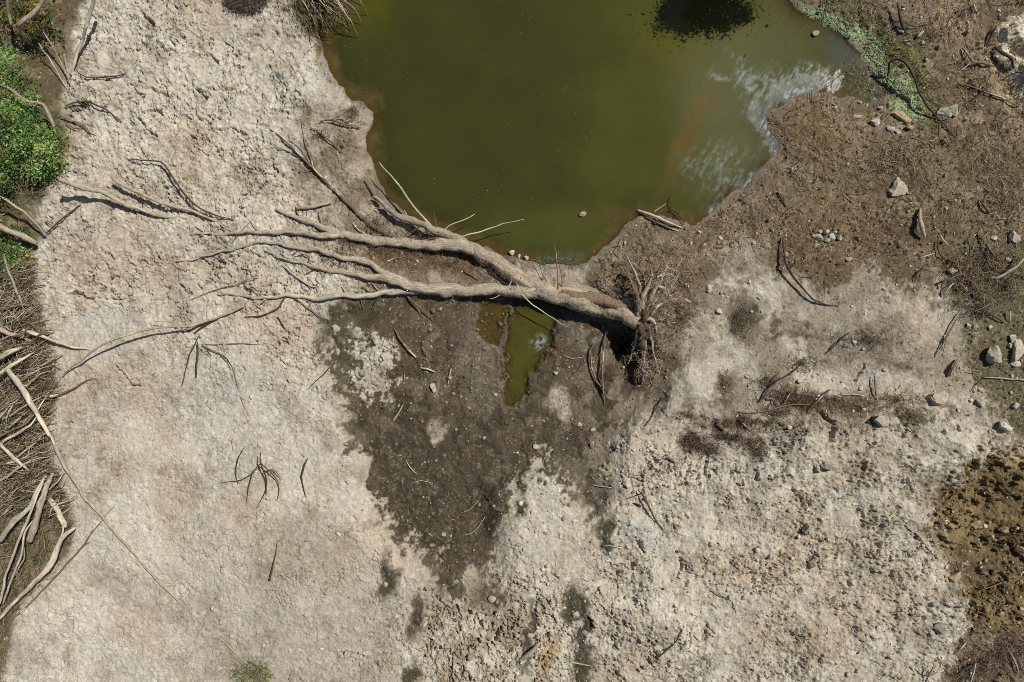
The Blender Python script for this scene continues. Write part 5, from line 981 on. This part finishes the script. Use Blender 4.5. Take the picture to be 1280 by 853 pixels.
for a in [
 (1195,720,8.5,6.5,"big tan rock in the ochre hollow",'tanstone',.3,.8), (1010,661,6.5,7,"grey rock alone in the middle of the right clay",'greystone',.2,.8), (1015,706,6,6,"round grey clod below the lone grey rock",'greystone',0,.9),
 (1043,750,4.5,5,"dark sided clod low on the right clay",'greystone',0,1.), (963,696,3.2,3,"small pale stone left of the round grey clod",'stone',0,.9), (980,700,5,4,"flat grey clod beside the small pale stone",'greystone',0,.6),
 (1102,525,9,8,"bulky clod on the ridge right of centre",'stone',.3,.7), (1118,526,7,6,"lesser clod right of the bulky one on the ridge",'stone',.1,.6), (1078,512,4,4,"small pale clod in the leafy ridge stain",'stone',0,.8),
 (1170,500,11,6,"smooth pale lump on the slope under the olive earth",'stone',-.6,.5), (985,534,3.6,3.2,"white pebble under the brown mats",'white',0,.9), (999,477,4.4,2.8,"cream pebble beside the forked stick",'white',-.2,.8),
 (1035,583,9,6,"wide grey clod on the upper right clay",'greystone',-.2,.8), (1022,588,5,5,"rough clod left of the wide grey one",'greystone',.2,.8), (1160,748,4,3,"pebble left of the ochre hollow",'stone',0,.9),
 (1168,757,4.5,3.6,"clod at the left lip of the ochre hollow",'greystone',0,.9), (1176,786,7,6,"rough clod where the clay meets the dark litter",'greystone',.2,.7), (1255,662,6,5,"ochre clod in the middle of the hollow",'tanstone',0,.9), (1281,690,7,8,"tan clod cut by the right edge of the hollow",'tanstone',0,1.),
 (1250,768,4.6,4,"small ochre clod low in the hollow",'tanstone',0,.9),(1222,657,8,7,"ochre clod beside the deep shade in the hollow",'tanstone',0,.8),
 (205,751,8.5,5,"flat pale triangular stone beside the diagonal root",'stone',.2,.35), (251,766,5.5,4.2,"small wedge stone right of the flat triangular one",'stone',-.8,.5), (81,794,3.4,3,"pale pebble in the lower left corner",'white',0,.7),
 (274,836,3,2.6,"pale pebble near the grass tuft at the bottom",'white',0,.7), (385,675,3.4,3,"pebble on the lower left clay",'stone',0,.8), (101,568,11,5,"broad flat clay flake beside the brush heap",'stone',.1,.25),
 (483,648,5,4.5,"pale clod at the left edge of the mud tongue",'stone',0,.7), (474,728,3,3,"pebble in the small left damp patch",'stone',0,.8), (587,779,6,6,"rounded clod between the bottom cracks",'stone',.2,.7), (579,817,4,6,"grey egg shaped clod at the bottom",'greystone',0,.8),
 (614,749,5,4,"pale clod at the lower tip of the mud tongue",'stone',.2,.7), (653,851,8,7,"smooth round clod cut by the bottom edge",'stone',.2,.6), (731,790,3.2,3,"small clod in the damp streak at the bottom",'stone',0,.8), (752,738,5,5,"clod right of the bottom damp streak",'stone',0,.6), (664,795,4.4,4,"pale clod above the log chunk",'stone',0,.7),
 (640,829,5,4,"clod just left of the log chunk",'greystone',.3,.7),(720,769,5,5,"clod inside the top of the damp streak",'stone',0,.6),
]: stone(*a[:8], group=SD)
SM = "stones in and by the wet mud"
for a in [
 (640,316,4,3.4,"largest white cobble at the water under the tree trunk",'white',0,.8), (649,320,2.6,3,"middle white cobble at the water under the trunk",'white',0,.8), (658,323,3.6,3,"right white cobble at the water under the trunk",'stone',0,.8),
 (541,484,4.4,6.5,"pale upright stone in the wet mud below the level stick",'stone',.3,.6), (695,467,3.2,2.8,"pale stone at the edge of the puddle",'white',0,.8), (670,558,3.6,3.2,"whitish pebble in the mud below the puddle",'white',0,.7),
 (740,557,3,5,"narrow grey stone at the right of the mud",'greystone',0,.8), (554,668,3.4,3,"pebble pair member left in the lower mud tongue",'stone',0,.7), (724,531,3.4,2.6,"light pebble in the right half of the mud",'stone',0,.7), (741,537,4,3,"lower of two light pebbles at the right of the mud",'stone',0,.7),
 (728,268,4.6,3.4,"tan stone just breaking the water above the trunk",'tanstone',0,.7), (1019,42,4.6,3.6,"pale stone in the water at the top of the inlet",'stone',0,.8), (620,493,3,2.6,"white pebble left of the puddle tip",'white',0,.7),
 (605,548,3,2.4,"light pebble in the centre of the mud",'stone',0,.7),(447,412,4,3.4,"whitish clod on dark mud below the lower limb",'stone',0,.5),(419,412,5,5,"pale clod at the upper left of the wet mud",'stone',0,.5),
]: stone(*a[:8], group=SM, sink=.45)

# ------------------------------------------------------------------ green growth
def shrub(name, label, blobs, n, leaf, cols, stems, grp=None, long=2.2):
    """blobs: (u, v, radius px, z low, z high) in photo pixels; stems as traced lines with absolute heights"""
    q0 = blobs[0]; base = place(q0[0], q0[1], 0.0); root = thing(name, label, "shrub", grp, tuple(float(t) for t in base)); off = np.array(base)
    w = np.array([b[2] ** 2 for b in blobs], float); w /= w.sum(); i = NR.choice(len(blobs), n, p=w); b = np.array(blobs, float)[i]
    # leaf clumps: leaves gather round random twig ends
    nc = max(12, n // 60); ci = NR.choice(len(blobs), nc, p=w); cb = np.array(blobs, float)[ci]; a = NR.random(nc) * 6.283; rr = np.sqrt(NR.random(nc)) * cb[:, 2]
    cu = cb[:, 0] + np.cos(a) * rr; cv = cb[:, 1] + np.sin(a) * rr; dome = 1 - (rr / cb[:, 2]) ** 2
    cz = cb[:, 3] + (cb[:, 4] - cb[:, 3]) * dome * NR.uniform(.35, 1, nc)
    P = place(cu, cv, absolute=cz + .2); gz_ = ground_z(P[:, 0], P[:, 1]); P[:, 2] = np.maximum(cz, .02) + gz_
    cc = pick_cols(nc, *cols); cc = cc * NR.uniform(.6, 1.25, nc)[:, None]; j = NR.integers(0, nc, n)
    Q = P[j] + NR.standard_t(3, (n, 3)) * np.array([.05, .05, .03]); lc = cc[j] * NR.uniform(.8, 1.2, n)[:, None]
    leaves("foliage", Q - off, NR.gamma(4, .25, n) * leaf, lc, parent=root, long=long)
    ti = NR.choice(nc, min(nc, 26), replace=False)
    for k_ in ti:
        c0 = P[k_]; bb = cb[k_]; s0 = place(bb[0], bb[1], 0.02)
        mid = (c0 * .5 + s0 * .5) + NR.normal(0, .05, 3)
        vs, fs, tc = tube_data([tuple(s0 - off), tuple(mid - off), tuple(c0 - off)], [.007, .005, .002], 5, .004, .1, .05, int(k_)); mesh_obj("stem", vs, fs, 'brownw', root, tc)
    return root
GRN = [(120,158,80), (92,132,62), (142,170,96), (74,110,56), (168,178,112), (150,140,90)]
shrub("leafy_shrub", "large bright green leafy shrub on the left edge", [(18,185,34,.15,.85), (54,190,28,.1,.6), (74,178,14,.05,.3), (78,200,12,.03,.2), (66,212,14,.05,.3), (40,130,20,.1,.6), (48,222,14,.05,.4), (10,140,30,.2,1.0), (38,165,26,.1,.7), (10,100,26,.2,.9), (28,88,18,.1,.7), (6,222,20,.1,.6), (60,205,18,.05,.4)], 15000, .014, GRN, None)
shrub("leafy_shrub", "yellowing thin shrub in the upper left corner", [(35,10,24,.1,.6), (60,20,20,.05,.5), (50,45,20,.05,.45), (20,40,16,.1,.5), (66,50,14,.05,.3), (45,110,18,.05,.3)], 2200, .016, [(104,124,52), (72,100,44), (168,140,70), (150,116,76), (60,84,40)], None)
shrub("leafy_shrub", "low green weed round the grey log on the left edge", [(14,308,18,.05,.3), (26,325,16,.03,.22), (8,340,14,.05,.25), (30,300,12,.03,.2)], 1700, .014, GRN, None)
shrub("leafy_shrub", "green weed clump among the driftwood at the left edge", [(6,400,10,.03,.15), (16,392,9,.03,.12), (4,458,10,.03,.15), (22,452,10,.03,.12)], 600, .012, GRN[:3], None)
shrub("leafy_shrub", "faint green weed under the fan of driftwood branches", [(8,690,10,.02,.1), (50,652,9,.02,.1), (40,700,8,.02,.08), (10,575,7,.02,.08)], 400, .010, GRN[:3] + [(140,140,90)], None)
def tuft(label, cu, cv, ru, rv, n, cols, L=(.08, .2), name="grass_tuft", rad=.0022, hang=None):
    a = NR.random(n) * 6.283; rr = np.sqrt(NR.random(n)); u = cu + np.cos(a) * rr * ru; v = cv + np.sin(a) * rr * rv
    o = straws(name, u, v, NR.uniform(*L, n), np.full(n, rad), NR.uniform(0, 6.28, n) if hang is None else NR.normal(hang, .5, n), pick_cols(n, *cols), lift=NR.uniform(0, .10, n), tilt=NR.uniform(-.2, .8, n), bend=.5)
    return tag(o, label, "grass")
tuft("small green grass tuft at the bottom edge left of centre", 316, 842, 24, 15, 330, [(120,134,72), (90,108,54), (160,150,106), (134,120,90)], (.06, .26))
tuft("dry grass fringe in the bottom left corner", 2, 820, 10, 34, 260, [(150,140,104), (120,112,76), (176,160,124)])
tuft("dark brown root clump at the top edge left of the pond", 308, 2, 26, 16, 900, [(92,82,70), (70,62,54), (128,114,94)], (.08, .22), rad=.003)
# reeds drooping into the pond
rd = thing("reed_clump", "tangle of pale olive reeds drooping over the pond at the top", "reeds", loc=tuple(float(t) for t in place(385, 5, 0)))
for i in range(60):
    u0 = R.uniform(368, 412); v0 = R.uniform(-40, 4); L_ = R.uniform(24, 60); a = R.gauss(0.75, .4); z0 = R.uniform(.15, .4)
    pts = [(u0, v0, .05), (u0 + math.cos(a) * L_ * .35, v0 + math.sin(a) * L_ * .35, z0), (u0 + math.cos(a) * L_ * .75, v0 + math.sin(a + .15) * L_ * .75, z0 * .7), (u0 + math.cos(a) * L_, v0 + math.sin(a + .5) * L_, .03)]
    stem("reed", pts, [.7, .9, .7, .4], R.choice(['pale', 'bark', 'brownw', 'brownw', 'dark']), rd, crook=.005, sides=4, step=.06)
n = 1500; u = NR.normal(398, 16, n); v = NR.normal(0, 20, n); m = (u < 436) & (v < 44) & (v > -60); u = u[m]; v = v[m]; n = len(u)
hr = straws("reed_blade", None, None, NR.uniform(.08, .26, n), NR.uniform(.0018, .0032, n), NR.normal(-.8, .5, n), pick_cols(n, (138,132,86), (96,92,58), (66,58,42), (170,160,112)), parent=rd, tilt=-.15, bend=.4,
            base=place(u, v, NR.uniform(0.01, .22, n)) - np.array(rd.location)); hr['kind'] = 'stuff'
# an overhanging shrub just beyond the top of the photo: its shade falls on the water
shrub("leafy_shrub", "dark shrub overhanging the far end of the pond", [(980,-106,24,1.3,1.9), (945,-112,22,1.3,1.9), (1015,-102,18,1.2,1.8), (1045,-108,18,1.2,1.7), (985,-150,40,1.3,2.2)], 20000, .015, [(52,72,34), (66,84,40)], None)

# ------------------------------------------------------------------ uncountable litter
def stuff(o): o['kind'] = 'stuff'; return o
def dry_of_water(u, v): return (lookup(S['pond'], u, v) > 4) & (lookup(S['pud'], u, v) > 3)
def w_brown(u, v):
    w = inside('brown', u, v, 14) * (0.10 + .9 * sstep(.42, .62, fbm(u, v, 46, 3, 201))) * dry_of_water(u, v); return w
u, v = scatter(7500, w_brown); n = len(u)
stuff(straws("plant_litter", u, v, NR.gamma(2.2, .035, n) + .02, NR.uniform(.0014, .0036, n), NR.normal(.7, 1.0, n), pick_cols(n, (172,150,116), (140,116,86), (100,80,58), (70,56,42), (190,172,138), (58,48,38), (118,96,70)), lift=.002, bend=.3))
u, v = scatter(380, lambda u, v: inside('brown', u, v) * dry_of_water(u, v)); n = len(u)
stuff(straws("twig_litter", u, v, NR.uniform(.12, .36, n), NR.uniform(.003, .006, n), NR.uniform(0, 6.28, n), pick_cols(n, (60,50,40), (84,68,52), (150,132,104), (46,38,32)), lift=.006, bend=.35))
# twig tangle and fibrous mats
def clump(name, spots, n, L, cols, rad=(.0016, .0032), lift=.06, ang=None):
    w = np.array([s_[2] * s_[3] for s_ in spots], float); w /= w.sum(); i = NR.choice(len(spots), n, p=w); b = np.array(spots, float)[i]
    a = NR.random(n) * 6.283; rr = np.abs(NR.normal(0, .55, n)); u = b[:, 0] + np.cos(a) * rr * b[:, 2]; v = b[:, 1] + np.sin(a) * rr * b[:, 3]
    return stuff(straws(name, u, v, NR.uniform(*L, n), NR.uniform(*rad, n), NR.uniform(0, 6.28, n) if ang is None else NR.normal(ang, .5, n), pick_cols(n, *cols), lift=NR.uniform(0, lift, n), tilt=NR.uniform(-.12, .12, n), bend=.5))
DK = [(86,70,56), (62,50,42), (112,92,74), (48,40,34), (136,116,94)]
clump("fibre_mat", [(905,545,26,7),(858,552,14,6),(920,548,14,6),(970,516,26,7),(870,556,20,13), (886,562,18,12), (866,546,14,8), (938,556,16,12), (946,567,10,9), (928,528,13,12), (985,498,32,14), (1008,502,26,12)], 2600, (.05, .16), DK, lift=.03)
clump("twig_tangle", [(1205,355,34,20), (1235,330,36,24), (1222,385,30,16), (1258,355,24,22), (1195,330,24,16)], 900, (.10, .38), DK + [(150,134,106), (84,80,60)], (.002, .0045), .08)
clump("ridge_litter", [(900,530,40,8),(960,528,44,8),(1040,500,40,8),(905,480,14,22),(860,520,16,10),(850,400,20,40),(1065,508,40,10), (1120,500,40,14), (1140,520,34,12), (1085,425,60,20), (1000,455,34,18), (925,400,18,30), (955,478,30,10)], 2600, (.04, .14), DK + [(140,126,100)], lift=.02)
clump("bank_litter", [(1160,40,50,36), (1215,110,30,34), (1200,20,26,26), (1250,250,50,60), (1120,200,60,30)], 1500, (.06, .24), DK + [(160,142,112), (182,164,130)], (.0016, .004), .03)
clump("corner_litter", [(1230,830,44,24), (1262,810,36,24), (1200,845,20,14)], 1500, (.05, .2), DK + [(150,136,112)], (.0018, .004), .04)
clump("shore_litter", [(520,300,70,12), (560,330,80,14), (470,280,30,24), (440,140,24,20), (400,170,26,20), (640,330,40,10), (430,300,40,16)], 1100, (.04, .14), DK + [(150,130,104)], (.0014, .003), .03)
clump("root_litter", [(850,350,26,24), (815,470,12,30), (770,330,24,12)], 450, (.03, .12), DK + [(160,142,114), (180,164,134)], (.0014, .0028), .03)
clump("inlet_debris", [(1080,105,26,18), (1062,92,18,14), (1100,115,20,14)], 900, (.02, .07), [(120,112,84), (88,84,70), (160,152,118), (60,60,54)], (.0018, .0032), .015)
clump("mud_bits", [(560,470,90,90), (560,620,70,80), (700,500,60,90), (450,420,40,30), (720,560,40,60)], 900, (.015, .07), [(150,136,108), (110,94,72), (60,50,40), (180,168,140)], (.0014, .0028), .004)
clump("clay_bits", [(250,500,180,200), (350,720,200,100), (980,700,180,120), (200,200,120,140)], 700, (.02, .09), [(120,104,84), (96,82,66), (200,186,158)], (.0012, .0022), .004)
# brush heap under the driftwood
bu, bv = scatter(5200, lambda u, v: inside('brush', u, v, 6) * (v > 330) * (v < 640) * (u > -60), -60, 90, 320, 650); n = len(bu)
stuff(straws("brush_twigs", bu, bv, NR.gamma(3, .09, n) + .06, NR.uniform(.002, .0055, n), np.where(NR.random(n) < .65, NR.normal(.45, .35, n), NR.uniform(0, 3.14, n)), pick_cols(n, (172,158,130), (140,122,98), (98,84,66), (200,186,158), (72,62,50)), lift=NR.uniform(0, .2, n), tilt=NR.uniform(-.15, .15, n), bend=.35))
bu, bv = scatter(1300, lambda u, v: inside('brush', u, v, 6) * (v > 590) * (u > -60), -60, 110, 590, 790); n = len(bu)
stuff(straws('brush_litter', bu, bv, NR.gamma(3, .06, n) + .05, NR.uniform(.0018, .0045, n), NR.normal(1.1, .7, n), pick_cols(n, (176,162,134), (140,122,98), (92,92,58), (98,84,66), (72,62,50)), lift=NR.uniform(0, .1, n), tilt=NR.uniform(-.15, .15, n), bend=.4))
bu, bv = scatter(2000, lambda u, v: np.maximum(inside('brush', u, v, 6), inside('under', u, v, 6)), -60, 130, -60, 770); n = len(bu)
stuff(straws("dry_grass", bu, bv, NR.gamma(3, .04, n) + .03, NR.uniform(.0014, .003, n), NR.uniform(0, 6.28, n), pick_cols(n, (150,132,100), (110,96,66), (84,92,50), (70,58,44), (176,150,116)), lift=NR.uniform(0, .07, n), tilt=NR.uniform(-.3, .3, n), bend=.5))
# gravel
def gravel(name, n, cond, size, cols, sub=2):
    u, v = scatter(n, cond); P = place(u, v, 0.0); s_ = NR.gamma(2.5, size / 2.5, n) + size * .25
    T_ = [stone_mesh(1, 1, .7, 700 + k_, 2, 0, 7)[0] for k_ in range(6)]; F0 = np.array(ICO[2][1])
    vs = []; k_ = NR.integers(0, 6, n); a = NR.random(n) * 6.28; sx = NR.uniform(.7, 1.3, n)
    TT = np.array(T_)[k_]; x = TT[..., 0] * sx[:, None]; y = TT[..., 1]; c, s2 = np.cos(a)[:, None], np.sin(a)[:, None]
    Vv = np.stack([x * c - y * s2, x * s2 + y * c, TT[..., 2]], -1) * s_[:, None, None] + P[:, None, :] + np.array([0, 0, 1]) * (s_ * .3)[:, None, None]
    m = len(T_[0]); F = (np.arange(n)[:, None, None] * m + F0[None]).reshape(-1, 3)
    return stuff(raw_mesh(name, Vv.reshape(-1, 3), F, MAT['litter'], np.repeat(pick_cols(n, *cols), m, 0)))
gravel("gravel", 1700, lambda u, v: (inside('wet', u, v) + .25 * inside('brown', u, v)) * dry_of_water(u, v) * (.25 + .75 * sstep(.45, .6, fbm(u, v, 60, 3, 210))), .0075, [(150,138,114), (136,122,98), (116,102,80), (168,158,138), (96,82,64), (126,112,90)])
gravel("clay_crumbs", 2600, lambda u, v: (1 - inside('wet', u, v)) * (1 - inside('brush', u, v)) * dry_of_water(u, v) * sstep(.4, .65, fbm(u, v, 90, 3, 211)) * (.25 + .75 * (u > 540) * (v > 470)), .011, [(176,166,146), (160,148,126), (188,180,160)])
gravel("ochre_crumbs", 900, lambda u, v: inside('ochre', u, v) * sstep(.4, .6, fbm(u, v, 40, 3, 212)), .010, [(128,108,70), (108,90,58), (142,122,86)])
# algae on the right shore: a mat of tiny fronds
au, av = scatter(9000, lambda u, v: np.maximum(inside('algae', u, v, 5), .5 * inside('algg', u, v, 10)) * sstep(.38, .6, fbm(u, v, 12, 4, 220)), 980, 1200, -30, 200); n = len(au)
gm = inside('algae', au, av, 5)[:, None]; ac = pick_cols(n, (178,194,142), (190,204,160), (152,170,118)) * gm + pick_cols(n, (98,112,50), (118,126,62), (84,88,46)) * (1 - gm)
stuff(leaves("algae_mat", place(au, av, .004), NR.uniform(.008, .02, n), ac, long=1.3, lean=.12))
du, dv = scatter(900, lambda u, v: inside('pond', u, v, 6) * (v > 322) * sstep(.4, .6, fbm(u, v, 12, 4, 221)), 670, 780, 322, 352); n = len(du)
stuff(leaves("water_weed", place(du, dv, .006), NR.uniform(.006, .015, n), pick_cols(n, (96,104,88), (120,126,110), (74,84,66)), long=1.6, lean=.3))
fu, fv = scatter(520, lambda u, v: (lookup(S['pond'], u, v) < -6) * (.15 + .85 * sstep(.45, .65, fbm(u, v, 70, 3, 222))), 430, 1080, 0, 330); n = len(fu)
P = place(fu, fv, absolute=0.004); stuff(leaves("floating_specks", P, NR.uniform(.003, .008, n), pick_cols(n, (160,164,130), (196,196,170), (120,120,70)), long=1.4, lean=.05))
